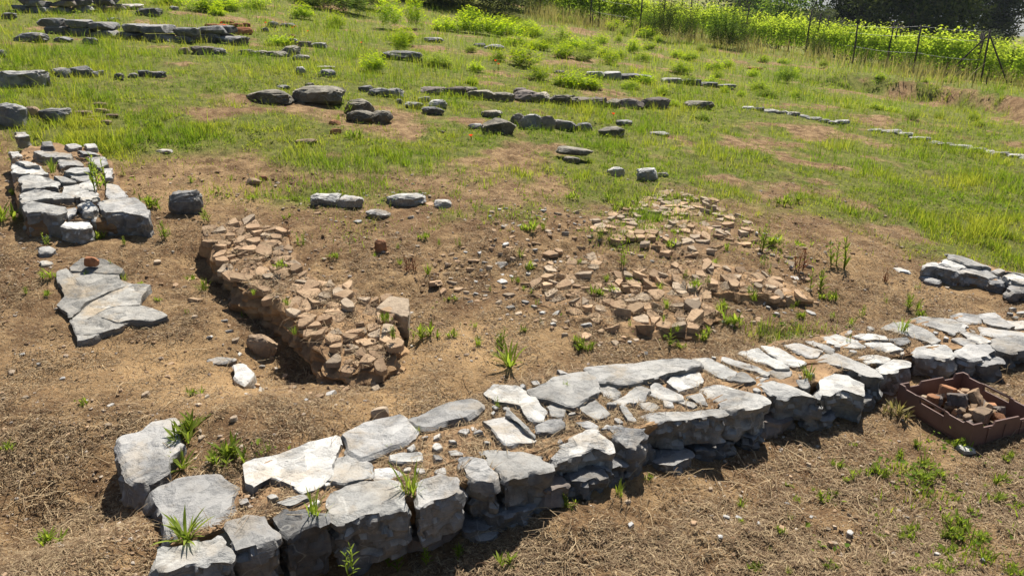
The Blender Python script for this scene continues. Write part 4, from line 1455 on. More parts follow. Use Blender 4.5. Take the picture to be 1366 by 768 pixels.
rock(533, 138, 10, 6, 'tiny grey stone left of the small pile beside the low earth wall', 'slate', .5)
ob = rock(588, 175, 22, 3, 'pale weathered stick lying in the grass below the small pile', 'wood', .9, depth=3, rz=-50, name='stick', cat='stick')
rock(408, 194, 26, 6, 'thin grey flake of stone on dry ground below the two long boulders', 'rubble_mix', .7)
rock(220, 206, 20, 5, 'cream coloured flat pebble in the grass right of the left wall stub', 'slate_tan', .5)
rock(352, 240, 12, 7, 'small dark red clod on the bare soil above the narrow footing', 'rubble_red', .4)
rock(340, 247, 22, 7, 'broad low dark clod on the bare soil above the narrow footing', 'rubble_mix', .4)
rock(402, 101, 13, 11, 'white speckled stone in the grass above the two long boulders', 'slate_white', .4)
rock(437, 105, 22, 12, 'grey double stone right of the white speckled one', 'slate', .5)
rock(432, 92, 30, 6, 'flat grey stone behind the grey double stone', 'slate_tan', .5)
rock(378, 116, 16, 5, 'small flat stone in the turf behind the two long boulders', 'slate', .4)

# low earth wall across the middle distance
c0, _ = at(760, 140)
ew = empty('ruined_wall', tuple(c0), 'low crumbling wall of dark mossy stones running across the green middle distance', 'ruined wall', kind='thing')


def wall_run(parent, line, hpx, wpx, mats, name='wall_stone', box=.6, dep=.25, rough=.22, jit=.4, courses=1, lift=0.0, order=None):
    line = np.array(line, float)
    s = np.concatenate([[0], np.cumsum(np.hypot(*(line[1:] - line[:-1]).T))])
    u = 0.0
    off0 = 0
    while u < s[-1]:
        w = wpx * random.uniform(1 - jit, 1 + jit)
        x = np.interp(min(u + w / 2, s[-1]), s, line[:, 0])
        y = np.interp(min(u + w / 2, s[-1]), s, line[:, 1])
        p_, t_ = at(x, y)
        h = hpx * random.uniform(.85, 1.15) if courses == 1 else hpx
        for c_ in range(courses):
            sx, sz = w * t_ / F * (1.14 if box > .7 else 1.35), h * t_ / F * (1.02 if box > .7 else .95)
            me_ = boulder_mesh(sx, dep * random.uniform(.85, 1.1), sz, box=box, rough=rough, level=4 if box < .7 else 3, sink=.3 if c_ == 0 else .05)
            zb = p_[2] + lift + c_ * sz * .97
            o_ = obj(name, me_, random.choice(mats), parent,
                     (p_[0] - parent.location[0] + (random.uniform(-.3, .3) * sx if c_ else 0), p_[1] + dep * .4 - parent.location[1], zb - parent.location[2]))
            o_.rotation_euler = (0, 0, R(random.uniform(-7, 7)))
        OCC.append(np.array([(p_[0] - sx * .45, p_[1]), (p_[0] + sx * .45, p_[1]), (p_[0] + sx * .45, p_[1] + dep * .8), (p_[0] - sx * .45, p_[1] + dep * .8)]))
        u += w * .97


wall_run(ew, [(562, 125), (600, 130), (625, 128)], 12, 24, ['rock_mossy', 'rubble_grey'])
wall_run(ew, [(626, 134), (700, 138), (760, 140), (790, 142), (850, 144), (880, 146)], 14, 28, ['rock_mossy', 'rubble_grey', 'rock_mossy'])
wall_run(ew, [(686, 127), (712, 133)], 12, 20, ['rubble_grey'])
rock(932, 147, 36, 11, 'dark mossy rock beyond the right end of the crumbling wall', 'rock_mossy', .4)

# far single slabs in the spurge
rock(538, 83, 48, 14, 'long grey block under a spurge bush in the upper middle', 'slate_dark', .75)
rock(577, 58, 26, 8, 'dark stone on bare soil above the long grey block', 'slate_dark', .5)
rock(659, 67, 24, 8, 'grey white stone below the largest spurge patch', 'slate', .5)
rock(640, 63, 16, 6, 'small dark flat stone left of the grey white stone', 'slate_dark', .5)
rock(747, 100, 14, 6, 'small dark stone left of the straight kerb', 'rubble_grey', .5)
c0, _ = at(820, 105)
kb = empty('stone_kerb', tuple(c0), 'straight grey stone kerb lying among the spurge bushes', 'stone kerb')
wall_run(kb, [(782, 104), (858, 109)], 9, 26, ['slate_dark', 'slate'], name='kerb_stone', box=.85, dep=.2, rough=.06, jit=.15)
c0, _ = at(930, 115)
kb2 = empty('stone_kerb', tuple(c0), 'second grey kerb half hidden by spurge bushes further right', 'stone kerb')
wall_run(kb2, [(884, 109), (974, 119)], 6, 24, ['slate_dark', 'slate'], name='kerb_stone', box=.85, dep=.2, rough=.06, jit=.15)
rock(1006, 94, 18, 5, 'reddish dark stone at the foot of the vineyard slope', 'rubble_red', .6)
# thin stone lines in the turf at the right
c0, _ = at(1065, 160)
l1 = empty('stone_edging', tuple(c0), 'thin edging line of grey white stones in the turf, nearer the middle', 'stone edging')
wall_run(l1, [(993, 148), (1030, 152), (1075, 158), (1130, 170)], 5, 15, ['slate_white', 'slate_pale', 'slate'], name='edging_stone', box=.6, dep=.12, jit=.4)
c0, _ = at(1270, 195)
l2 = empty('stone_edging', tuple(c0), 'thin edging line of pale stones in the turf running off the right edge', 'stone edging')
wall_run(l2, [(1162, 178), (1200, 184), (1240, 192), (1300, 202), (1370, 213), (1430, 222)], 5, 17, ['slate_white', 'slate_pale', 'slate_tan'], name='edging_stone', box=.6, dep=.12, jit=.4)

# ================================================================ ruins at the upper left
c0, _ = at(180, 55)
cw = empty('block_wall', tuple(c0), 'gently curving wall of squared dark blocks in two courses at the upper left', 'block wall', kind='thing')
wall_run(cw, [(60, 47), (100, 49), (150, 52), (200, 57), (250, 59), (292, 57)], 10.5, 32, ['slate_dark', 'slate_dark', 'slate'], name='wall_block', box=.88, dep=.32, rough=.05, jit=.18, courses=2)
c0, _ = at(90, 16)
uw = empty('ruined_wall', tuple(c0), 'higher wall of stacked dark flat stones at the top left corner', 'ruined wall', kind='thing')
wall_run(uw, [(12, 16), (60, 19), (110, 17), (150, 14)], 8.5, 24, ['slate_dark', 'rubble_grey', 'slate'], box=.8, dep=.4, rough=.09, jit=.35, courses=3)
rock(312, 61, 36, 13, 'dark flat slab at the right end of the curving block wall', 'slate_dark', .75)
rock(200, 22, 30, 12, 'dark capped stone standing in the grass above the curving block wall', 'slate_dark', .7)
rock(13, 27, 18, 9, 'squared dark block left of the curving wall under the higher wall', 'slate_dark', .75)
rock(232, 15, 12, 6, 'small pale stone in the grass at the top left', 'slate', .5)
rock(122, 60, 20, 10, 'dark stone lying in front of the curving block wall', 'slate_dark', .6)
rock(42, 57, 40, 14, 'low dark stone in the grass left of the curving block wall', 'slate_dark', .6)
rock(85, 57, 20, 8, 'small dark flat stone below the curving block wall', 'slate_dark', .6)
rock(168, 13, 40, 7, 'pale flat rubble stone right of the higher wall', 'slate_tan', .5)
rock(147, 18, 16, 10, 'tilted brownish flake beside the higher wall', 'rubble_mix', .6)
rock(152, 28, 14, 5, 'pale stone on top of the curving block wall', 'slate_tan', .6)
c0, _ = at(300, 72)
ml = empty('ruined_wall', tuple(c0), 'sunken line of dark stones in the grass below the curving block wall', 'ruined wall', kind='thing')
wall_run(ml, [(256, 73), (285, 74)], 12, 24, ['slate_dark', 'rubble_grey'], box=.6, dep=.25)
wall_run(ml, [(318, 72), (345, 75), (376, 78)], 8, 20, ['rubble_grey', 'rock_mossy'], box=.5, dep=.2)
rock(247, 72, 14, 9, 'pinkish tilted flake at the left end of the sunken stone line', 'tile_grey', .6)
rock(388, 78, 27, 16, 'rounded dark boulder at the right end of the sunken stone line', 'rock_mossy', .5)
rock(390, 62, 14, 9, 'dark squared stone just above the rounded boulder', 'slate_dark', .7)
rock(407, 65, 16, 8, 'brown grey squared stone right of the rounded boulder', 'rubble_grey', .8)
rock(426, 66, 20, 8, 'bluish grey squared stone, last of the short row near the rounded boulder', 'slate', .8)
rock(390, 54, 9, 8, 'small upright brown stone behind the rounded boulder', 'rubble_red', .6)
rock(402, 83, 20, 7, 'grey flat stone at the foot of the rounded boulder', 'slate', .5)
rock(354, 44, 10, 7, 'dark round stone behind the terracotta heap', 'slate_dark', .4)
rock(364, 38, 14, 9, 'grey stone near the poppies behind the terracotta heap', 'slate_dark', .5)
rock(384, 37, 18, 6, 'flat grey stone beyond the poppies', 'slate_dark', .5)
for i, (px, py, w, h, lab) in enumerate([(285, 41, 20, 9, 'dark terracotta tile piece at the left of the tile heap'), (297, 40, 18, 8, 'curved terracotta tile piece second from the left in the tile heap'),
                                         (303, 34, 16, 6, 'pale topped terracotta piece on top of the tile heap'), (316, 40, 18, 9, 'terracotta tile piece in the middle of the tile heap'),
                                         (325, 48, 22, 11, 'big orange terracotta tile piece at the front of the tile heap'), (306, 46, 16, 8, 'brown terracotta piece low in the tile heap'),
                                         (328, 38, 14, 7, 'small terracotta piece at the back right of the tile heap'), (296, 50, 18, 8, 'greyish stone block left of the big orange tile piece')]):
    rock(px, py, w, h, lab, 'terracotta' if i < 7 else 'slate_dark', .7, name='terracotta_tile' if i < 7 else 'stone', cat='tile piece' if i < 7 else 'stone', level=3)

# stones at the left edge
rock(34, 117, 56, 22, 'pale flat topped block at the left edge below the ruins', 'slate_white', .75)
rock(59, 116, 16, 17, 'dark squared stone at the right end of the pale flat topped block', 'slate_dark', .8)
rock(8, 108, 20, 14, 'small pale rock cut by the left edge beside the flat topped block', 'slate', .6)
rock(85, 101, 24, 15, 'grey rounded stone at the left end of the low stone row', 'slate', .4)
rock(110, 102, 30, 16, 'large dark block in the low stone row', 'slate_dark', .75)
rock(126, 103, 12, 8, 'small dark stone right of the large dark block in the low row', 'slate_dark', .6)
rock(135, 100, 10, 6, 'tiny tan stone in the low stone row', 'slate_tan', .5)
rock(160, 107, 13, 9, 'dark stone in the grassy gap of the low stone row', 'slate_dark', .5)
rock(178, 105, 13, 7, 'pale stone between two dark ones in the low stone row', 'slate_pale', .5)
rock(193, 104, 15, 9, 'dark squared stone near the right end of the low stone row', 'slate_dark', .7)
rock(210, 105, 22, 9, 'flat dark stone ending the low stone row on the right', 'slate_dark', .6)
rock(15, 166, 42, 32, 'big grey boulder cut by the left edge above the wall stub', 'slate', .65)
rock(77, 160, 40, 18, 'flat grey block behind the left wall stub', 'slate', .75)
rock(44, 155, 18, 14, 'brownish stone between the big boulder and the flat block', 'rubble_mix', .5)
rock(3, 78, 14, 10, 'dark stone at the very left edge below the ruins', 'slate_dark', .6)
for i, (px, py) in enumerate([(112, 153), (125, 160), (138, 150), (120, 165), (150, 158), (135, 143), (142, 168)]):
    rock(px, py, random.uniform(12, 20), random.uniform(4, 7), 'thin brown tile flake in the dry heap right of the flat grey block', 'rubble_mix', .7, name='tile_flake', cat='tile flake', group='tile flakes in the dry heap', level=3)

# ================================================================ plastic crate with rubble
Fp = pixpoly_xy([(1291, 599)], 0.004)[0]
Lp = pixpoly_xy([(1194, 541)], 0.004)[0]
dl = (Lp - Fp)[:2]
cl = np.linalg.norm(dl)
ang = math.atan2(dl[1], dl[0])
CRX, CRY, CRH = cl, .37, .115
crate = empty('plastic_crate', (Fp[0], Fp[1], 0.0), 'shallow brown plastic crate filled with rubble in front of the long wall at the right', 'crate', rz=ang)
# local x runs from the front corner to the left corner, local -y towards the right
wl = .008


def panel(prof, axis, fixed0, fixed1, z0, parent=crate, name='side_panel', hole=None):
    """upright panel; prof = [(s, top)] along the side, hole = (s0, s1, z0, z1)"""
    ss = sorted(set([p[0] for p in prof] + ([hole[0], hole[1]] if hole else [])))
    import bmesh
    bm = bmesh.new()

    def top(s):
        return float(np.interp(s, [p[0] for p in prof], [p[1] for p in prof]))

    def addbox(s0, s1, za0, za1, zb0, zb1):
        vs = []
        for f in (fixed0, fixed1):
            for s, z in ((s0, za0), (s1, zb0), (s1, zb1), (s0, za1)):
                vs.append(bm.verts.new((s, f, z) if axis == 'x' else (f, s, z)))
        for fc in ((0, 1, 2, 3), (7, 6, 5, 4), (0, 4, 5, 1), (1, 5, 6, 2), (2, 6, 7, 3), (3, 7, 4, 0)):
            bm.faces.new([vs[i] for i in fc])
    for s0, s1 in zip(ss[:-1], ss[1:]):
        if hole and s0 >= hole[0] - 1e-6 and s1 <= hole[1] + 1e-6:
            addbox(s0, s1, z0, hole[2], z0, hole[2])
            addbox(s0, s1, hole[3], top(s0), hole[3], top(s1))
        else:
            addbox(s0, s1, z0, top(s0), z0, top(s1))
    bmesh.ops.remove_doubles(bm, verts=bm.verts, dist=1e-5)
    # drop the inner faces between neighbouring boxes
    seen = {}
    for f in bm.faces:
        seen.setdefault(tuple(sorted(v.index for v in f.verts)), []).append(f)
    bm.verts.index_update()
    seen = {}
    for f in list(bm.faces):
        seen.setdefault(tuple(sorted(v.index for v in f.verts)), []).append(f)
    for k_, fs in seen.items():
        if len(fs) > 1:
            for f in fs:
                bm.faces.remove(f)
    bmesh.ops.recalc_face_normals(bm, faces=bm.faces)
    me_ = bpy.data.meshes.new(name)
    bm.to_mesh(me_)
    bm.free()
    o_ = obj(name, me_, 'crate', parent)
    bv = o_.modifiers.new('bevel', 'BEVEL')
    bv.width = .0016
    bv.segments = 2
    bv.limit_method = 'ANGLE'
    return o_


hi, lo_ = CRH, CRH * .80
zb = .018
prof_s = [(0, hi), (.035, hi), (.045, lo_ + .01), (CRX * .30, lo_ + .01), (CRX * .33, hi - .008), (CRX * .72, hi - .008), (CRX * .75, lo_ + .012), (CRX - .04, lo_ + .012), (CRX - .03, hi), (CRX, hi)]
panel(prof_s, 'x', -wl, 0, zb, hole=(CRX * .36, CRX * .69, hi - .034, hi - .016))
panel(prof_s, 'x', -CRY, -CRY + wl, zb, hole=(CRX * .36, CRX * .69, hi - .034, hi - .016))
prof_l = [(-CRY + wl, hi), (-CRY + .05, hi), (-CRY + .06, lo_), (-CRY * .70, lo_), (-CRY * .67, hi - .006), (-CRY * .33, hi - .006), (-CRY * .30, lo_), (-.06, lo_), (-.05, hi), (-wl, hi)]
panel(prof_l, 'y', 0, wl, zb)
panel(prof_l, 'y', CRX - wl, CRX, zb)
V, Q = box_vq(0.002, CRX - .002, -CRY + .002, -.002, zb - .010, zb - .002)
obj('base_panel', np_mesh('base_panel', V, Q, smooth=False), 'crate', crate)
for sx, sy in ((.012, -.012), (CRX - .012, -.012), (.012, -CRY + .012), (CRX - .012, -CRY + .012)):
    V, Q = box_vq(sx - .010, sx + .010, sy - .010, sy + .010, 0, zb - .012)
    obj('foot', np_mesh('foot', V, Q, smooth=False), 'crate', crate)
for s in (.09, .18, .27):
    V, Q = box_vq(-.004, -.0003, -s - .004, -s + .004, zb + .004, lo_ - .006)
    obj('side_rib', np_mesh('side_rib', V, Q, smooth=False), 'crate', crate)
CRP = []
ca, sa = math.cos(ang), math.sin(ang)


def crl(x, y):
    return Fp[0] + ca * x - sa * y, Fp[1] + sa * x + ca * y


CRP = np.array([crl(0, 0), crl(CRX, 0), crl(CRX, -CRY), crl(0, -CRY)])
OCC.append(CRP)

GR = 'loose rubble pieces heaped in the plastic crate'
big = [(1274, 545, .085, 'rubble_red', 'reddish brown rough stone at the left of the crate heap'), (1262 + 12, 556, .075, 'rubble_mix', 'flat brown stone near the handle side in the crate'),
       (1320, 535, .10, 'tile', 'upright buff tile slab, tallest piece in the crate'), (1289, 560, .09, 'rubble_mix', 'long brown grey stone at the front of the crate heap'),
       (1288, 525, .07, 'rubble_red', 'orange red tile chunk at the back of the crate heap'), (1284, 535, .075, 'rubble_grey', 'dark grey rough stone in the middle of the crate heap'),
       (1262, 520 + 8, .06, 'rubble_mix', 'buff stone at the back left of the crate heap')]
for layer, (n_, s0, s1_, zl) in enumerate([(26, .05, .085, .0), (26, .04, .075, .028), (16, .03, .06, .052)]):
    spots = []
    m_ = .045 + .025 * layer
    for i in range(600):
        x, y = random.uniform(m_, CRX - m_), random.uniform(-CRY + m_, -m_)
        s = random.uniform(s0, s1_)
        if all((x - a) ** 2 + (y - b) ** 2 > (.43 * (s + c)) ** 2 for a, b, c in spots):
            spots.append((x, y, s))
        if len(spots) >= n_:
            break
    for x, y, s in spots:
        X, Y = crl(x, y)
        o_ = obj('rubble_piece', shard_mesh(s * 1.1, s * random.uniform(.35, .65)),
                 random.choice(['rubble_mix', 'rubble_mix', 'rubble_mix', 'rubble_grey', 'tile', 'tile_grey', 'rubble_red']), None, (X, Y, zb + .002 + zl))
        o_.rotation_euler = (R(random.gauss(0, 22)), R(random.gauss(0, 22)), random.uniform(0, 6))
        tag(o_, 'fist sized or smaller brown rubble piece heaped inside the plastic crate', 'rubble piece', GR)


def incrate(x, y, w, d, h, z, rot, mt, lab):
    w, d, h = w * .8, d * .85, h * .8
    X, Y = crl(x, y)
    an_ = [(-.5, -.42), (-.1, -.5), (.46, -.4), (.5, .3), (.2, .5), (-.42, .45)]
    me_, bs = slab_mesh(np.array([(u * w, v_ * d, h) for u, v_ in an_]), h, bevel=.003, rough=.003, top_rough=.003, jag=.006, chips=8, res=.005, facet=.5)
    o_ = obj('rubble_piece', me_, mt, None, (X, Y, z))
    o_.rotation_euler = rot
    tag(o_, lab, 'rubble piece', GR)


incrate(.17, -.25, .13, .05, .09, .065, (R(-38), R(8), ang + R(-62)), 'tile', 'upright buff tile slab, the tallest piece in the crate')
incrate(.085, -.15, .13, .07, .055, .068, (0, R(6), ang + R(-70)), 'rubble_mix', 'long grey brown stone at the front of the crate heap')
incrate(.26, -.075, .09, .06, .055, .06, (0, R(12), ang + R(-60)), 'rubble_red', 'rusty orange stone at the left of the crate heap')
incrate(.28, -.17, .085, .06, .06, .07, (R(15), 0, ang + R(20)), 'rubble_red', 'orange red tile chunk at the back of the crate heap')
incrate(.20, -.15, .10, .08, .06, .075, (R(15), R(10), ang + R(40)), 'rubble_grey', 'dark rough stone in the middle of the crate heap')
sp, _ = at(1284, 603)
tag(obj('stone', boulder_mesh(.07, .06, .025, box=.7, level=3), 'slate_pale', None, (sp[0], sp[1] - .01, sp[2])), 'small pale stone wedged under the front corner of the crate', 'stone')
# ================================================================ where things may lie
DM_X = np.arange(-520, 1900, 4.0)
DM_Y = np.arange(-8, 880, 4.0)
_gxx, _gyy = np.meshgrid(DM_X, DM_Y)
_pp, DM_T = march(_gxx, _gyy, h_base)


def scatter_px(n, x0, x1, y0, y1, wfun=None):
    """points spread evenly over the seen ground between the given pixel bounds, laid on the soil"""
    px = rng.uniform(x0, x1, n)
    py = rng.uniform(y0, y1, n)
    u = np.clip((px - DM_X[0]) / 4, 0, len(DM_X) - 1.001)
    v = np.clip((py - DM_Y[0]) / 4, 0, len(DM_Y) - 1.001)
    i, j = v.astype(int), u.astype(int)
    a, b = v - i, u - j
    t = (DM_T[i, j] * (1 - a) * (1 - b) + DM_T[i + 1, j] * a * (1 - b) + DM_T[i, j + 1] * (1 - a) * b + DM_T[i + 1, j + 1] * a * b)
    spread = DM_T[i + 1, j] - DM_T[i, j]
    d = ray(px, py)
    X, Y = d[:, 0] * t, d[:, 1] * t
    keep = (np.abs(spread) < .25 * t) & (t < 60)
    X, Y, t, px, py = X[keep], Y[keep], t[keep], px[keep], py[keep]
    Z = h_full(X, Y)
    return X, Y, Z, t


def blocked(X, Y, polys=None):
    m = np.zeros(X.shape, bool)
    for p in (OCC if polys is None else polys):
        m |= inpoly(X, Y, p)
    return m


# cores: litter may lie on the earth filling of the front wall
def lift_cores(X, Y, Z):
    Z = Z.copy()
    for k_, (p, z) in enumerate(CORES):
        m = inpoly(X, Y, p)
        if m.any():
            if z is not None:
                pxm = project(X[m], Y[m], Z[m] + .15)[0]
                Z[m] = np.maximum(Z[m], np.interp(pxm, [880, 1250, 1500], [.20, .125, .11]) - .011)
            elif k_ == 1:
                Z[m] = np.maximum(Z[m], LWC[0][0] * X[m] + LWC[0][1] * Y[m] + LWC[0][2])
    for p, co in BEDS:
        m = inpoly(X, Y, p)
        if m.any():
            Z[m] = np.maximum(Z[m], co[0] * X[m] + co[1] * Y[m] + co[2] + .006)
    return Z


# ================================================================ green grass (stuff)
def grass():
    X, Y, Z, t = scatter_px(2200000, -480, 1860, -2, 768)
    g = green(X, Y, Z)
    cl = fbm2(X, Y, .10, 3, 201)
    p = np.clip(g * 1.05 - .05, 0, 1) ** 1.15 * np.clip(.55 + 1.9 * cl, .05, 1.5)
    keep = rng.random(len(X)) < p * .72
    keep &= ~blocked(X, Y)
    X, Y, Z, t, g = X[keep], Y[keep], Z[keep], t[keep], g[keep]
    n = len(X)
    tall = fbm2(X, Y, .55, 3, 211)
    h = (.035 + .05 * rng.random(n) ** 1.5) * (1 + np.clip(tall, -.3, 1) * 1.4) * np.clip(.55 + .8 * g, .4, 1.5)
    h = h * np.clip(t / 9, .75, 1.9) * np.where(rng.random(n) < .06, rng.uniform(1.5, 2.6, n), 1.0)
    wd = np.clip(.0042 * rng.uniform(.7, 1.6, n), t * .00055, .04)
    dry = fbm2(X, Y, .7, 3, 221)
    tint = np.clip(.35 + rng.normal(0, .28, n) + .9 * dry, 0, 1)
    me = blade_mesh('grass', np.stack([X, Y, Z - .004], -1), h, wd, np.abs(rng.normal(.45, .35, n)), rng.uniform(0, 6.28, n), tint)
    tag(obj('grass', me, 'grass'), 'low green grass covering the slope', 'grass', kind='stuff')
    # withered stalks among it
    X, Y, Z, t = scatter_px(380000, -480, 1860, -2, 600)
    g = green(X, Y, Z)
    cl = fbm2(X, Y, .3, 3, 231)
    keep = (rng.random(len(X)) < np.clip(.16 + .5 * cl, 0, .8) * sstep(.05, .3, g)) & ~blocked(X, Y)
    X, Y, Z, t = X[keep], Y[keep], Z[keep], t[keep]
    n = len(X)
    h = rng.uniform(.03, .11, n) * np.clip(t / 9, .8, 1.8)
    wd = np.clip(.003 * rng.uniform(.7, 1.5, n), t * .00042, .03)
    me = blade_mesh('dry_grass', np.stack([X, Y, Z - .004], -1), h, wd, np.abs(rng.normal(.7, .5, n)), rng.uniform(0, 6.28, n), rng.random(n))
    tag(obj('dry_grass', me, 'drygrass'), 'withered straw coloured grass stalks among the green', 'dry grass', kind='stuff')


grass()


# ================================================================ dry litter on the soil (stuff)
def straws(name, n0, lmin, lmax, w0, w1, ybox, dens, arch, label, seed):
    X, Y, Z, t = scatter_px(n0, -480, 1860, *ybox)
    g = green(X, Y, Z)
    cl = fbm2(X, Y, .22, 4, seed)
    keep = rng.random(len(X)) < np.clip(dens + 1.9 * cl, .04, 1) * (1 - .8 * sstep(.3, .7, g))
    keep &= ~blocked(X, Y)
    X, Y, Z, t = X[keep], Y[keep], Z[keep], t[keep]
    Z = lift_cores(X, Y, Z)
    n = len(X)
    L = rng.uniform(lmin, lmax, n) * rng.uniform(.5, 1.2, n)
    wd = np.clip(rng.uniform(w0, w1, n), t * .00036, .02)
    az = rng.uniform(0, 6.28, n)
    curve = rng.normal(0, .35, n)
    segs = 3
    vs = []
    up = rng.random(n) ** 2 * arch
    px_, py_ = X.copy(), Y.copy()
    tl = rng.normal(0, .10, n)
    for k_ in range(segs + 1):
        f = k_ / segs
        a = az + curve * f * 2
        w = wd * .5 * (1 - .6 * f)
        zz = Z + .002 + up * 4 * f * (1 - f) * L * .35 + np.clip(tl, 0, .4) * f * L
        vs.append(np.stack([px_ - np.sin(a) * w, py_ + np.cos(a) * w, zz], -1))
        vs.append(np.stack([px_ + np.sin(a) * w, py_ - np.cos(a) * w, zz + w * .6], -1))
        px_ = px_ + np.cos(a) * L / segs
        py_ = py_ + np.sin(a) * L / segs
    m = len(vs)
    V = np.stack(vs, 1).reshape(-1, 3)
    b = np.arange(n)[:, None] * m
    Q = np.vstack([b + np.array([[2 * k_, 2 * k_ + 1, 2 * k_ + 3, 2 * k_ + 2]]) for k_ in range(segs)])
    tint = np.clip(rng.beta(.8, 1.65, n), 0, 1)
    me = np_mesh(name, V, Q, attrs={'tint': np.repeat(tint, m)})
    tag(obj(name, me, 'straw'), label, 'straw', kind='stuff')



def herbs():
    X, Y, Z, t = scatter_px(540000, -480, 1860, -2, 768)
    g = green(X, Y, Z)
    cl = fbm2(X, Y, .16, 3, 251) + .5 * fbm2(X, Y, .9, 2, 252)
    keep = rng.random(len(X)) < np.clip(g - .02, 0, 1) * np.clip(.15 + 1.7 * cl, .0, 1.2) * .6
    keep &= ~blocked(X, Y)
    X, Y, Z, t, cl = X[keep], Y[keep], Z[keep], t[keep], cl[keep]
    n = len(X)
    s = rng.uniform(.016, .034, n) * np.clip(t / 8, .8, 2.2)
    Z = Z + rng.random(n) * .06 * np.clip(t / 9, .8, 1.6) * np.clip(.5 + cl, .3, 1.3)
    a = rng.uniform(0, 6.28, n)
    D = np.stack([np.cos(a), np.sin(a), rng.uniform(-.1, .9, n)], -1)
    V, T, tt = leaf_cards(np.stack([X, Y, Z], -1), s, s * rng.uniform(.5, .9, n), D, np.tile([[0, 0, 1.]], (n, 1)) + rng.normal(0, .3, (n, 3)), np.clip(.3 + rng.normal(0, .25, n) + .6 * fbm2(X, Y, .6, 2, 255), 0, 1))
    tag(obj('low_herbs', np_mesh('low_herbs', V, None, T, attrs={'tint': tt}, smooth=False), 'herb'), 'low broad leaved herbs growing through the grass', 'ground cover', kind='stuff')


herbs()
straws('straw_litter', 680000, .008, .036, .0013, .0036, (235, 850), .46, .8, 'dry brown straw and plant litter strewn over the soil', 301)
straws('straw_stalks', 33000, .05, .15, .0018, .0034, (300, 850), .15, 1.0, 'longer pale dry stalks lying on the soil', 311)


def core_straw():
    """matted dead stems filling the joints on top of the long wall"""
    P = CORES[0][0]
    n = 130000
    X = rng.uniform(P[:, 0].min(), P[:, 0].max(), n)
    Y = rng.uniform(P[:, 1].min(), P[:, 1].max(), n)
    k_ = inpoly(X, Y, P) & (rng.random(n) < np.clip(.5 + 1.2 * fbm2(X, Y, .2, 3, 381), .1, 1))
    k_ &= ~blocked(X, Y)
    X, Y = X[k_], Y[k_]
    Z = lift_cores(X, Y, h_full(X, Y)) + .002 + rng.random(len(X)) * .012
    n = len(X)
    L = rng.uniform(.02, .08, n)
    az = rng.uniform(0, 6.28, n)
    me = blade_mesh('joint_straw', np.stack([X, Y, Z], -1), L * .25, rng.uniform(.0014, .003, n), rng.uniform(2., 4., n), az, rng.beta(.9, 1.4, n), segs=3)
    tag(obj('joint_straw', me, 'straw'), 'matted dead stems in the joints on top of the long wall', 'straw', kind='stuff')


core_straw()


def gravel():
    X, Y, Z, t = scatter_px(130000, -480, 1860, 225, 850)
    g = green(X, Y, Z)
    cl = fbm2(X, Y, .25, 4, 331)
    keep = (rng.random(len(X)) < np.clip(.30 + 1.1 * cl, .03, 1) * (1 - sstep(.3, .7, g))) & ~blocked(X, Y)
    X, Y, Z, t = X[keep], Y[keep], Z[keep], t[keep]
    Z = lift_cores(X, Y, Z)
    n = len(X)
    V0, F0 = icos(1)
    nv = len(V0)
    s = (.0024 + .010 * rng.random(n) ** 6) * np.clip(t / 3.6, .8, 1.5)
    jit = 1 + rng.normal(0, .22, (n, nv))
    sc = np.stack([np.ones(n), rng.uniform(.55, 1, n), rng.uniform(.35, .7, n)], -1)
    V = V0[None] * jit[..., None] * sc[:, None, :] * s[:, None, None]
    a = rng.uniform(0, 6.28, n)
    c, sn = np.cos(a)[:, None], np.sin(a)[:, None]
    V = np.stack([V[..., 0] * c - V[..., 1] * sn, V[..., 0] * sn + V[..., 1] * c, V[..., 2]], -1)
    V = V + np.stack([X, Y, Z + s * .2], -1)[:, None, :]
    T = (np.arange(n)[:, None, None] * nv + F0[None]).reshape(-1, 3)
    me = np_mesh('gravel', V.reshape(-1, 3), None, T, attrs={'tint': np.repeat(rng.random(n), nv)}, smooth=False)
    tag(obj('gravel', me, 'gravel'), 'small clods and pebbles strewn over the soil', 'gravel', kind='stuff')


def gravel_mat():
    m, nt, out = mat('gravel')
    g = G(nt)
    a = nt.nodes.new('ShaderNodeAttribute')
    a.attribute_name = 'tint'
    r_ = nt.nodes.new('ShaderNodeValToRGB')
    r_.color_ramp.elements[0].color = (.13, .085, .052, 1)
    r_.color_ramp.elements[1].color = (.50, .42, .33, 1)
    for p, c in ((.35, (.26, .17, .10, 1)), (.7, (.37, .26, .165, 1)), (.88, (.33, .29, .25, 1))):
        e = r_.color_ramp.elements.new(p)
        e.color = c
    nt.links.new(a.outputs['Fac'], r_.inputs[0])
    b = g.n('ShaderNodeBsdfPrincipled', Base_Color=r_.outputs[0], Roughness=.95, Specular_IOR_Level=.15)
    nt.links.new(b, out.inputs[0])
    return m


M['gravel'] = gravel_mat()
gravel()


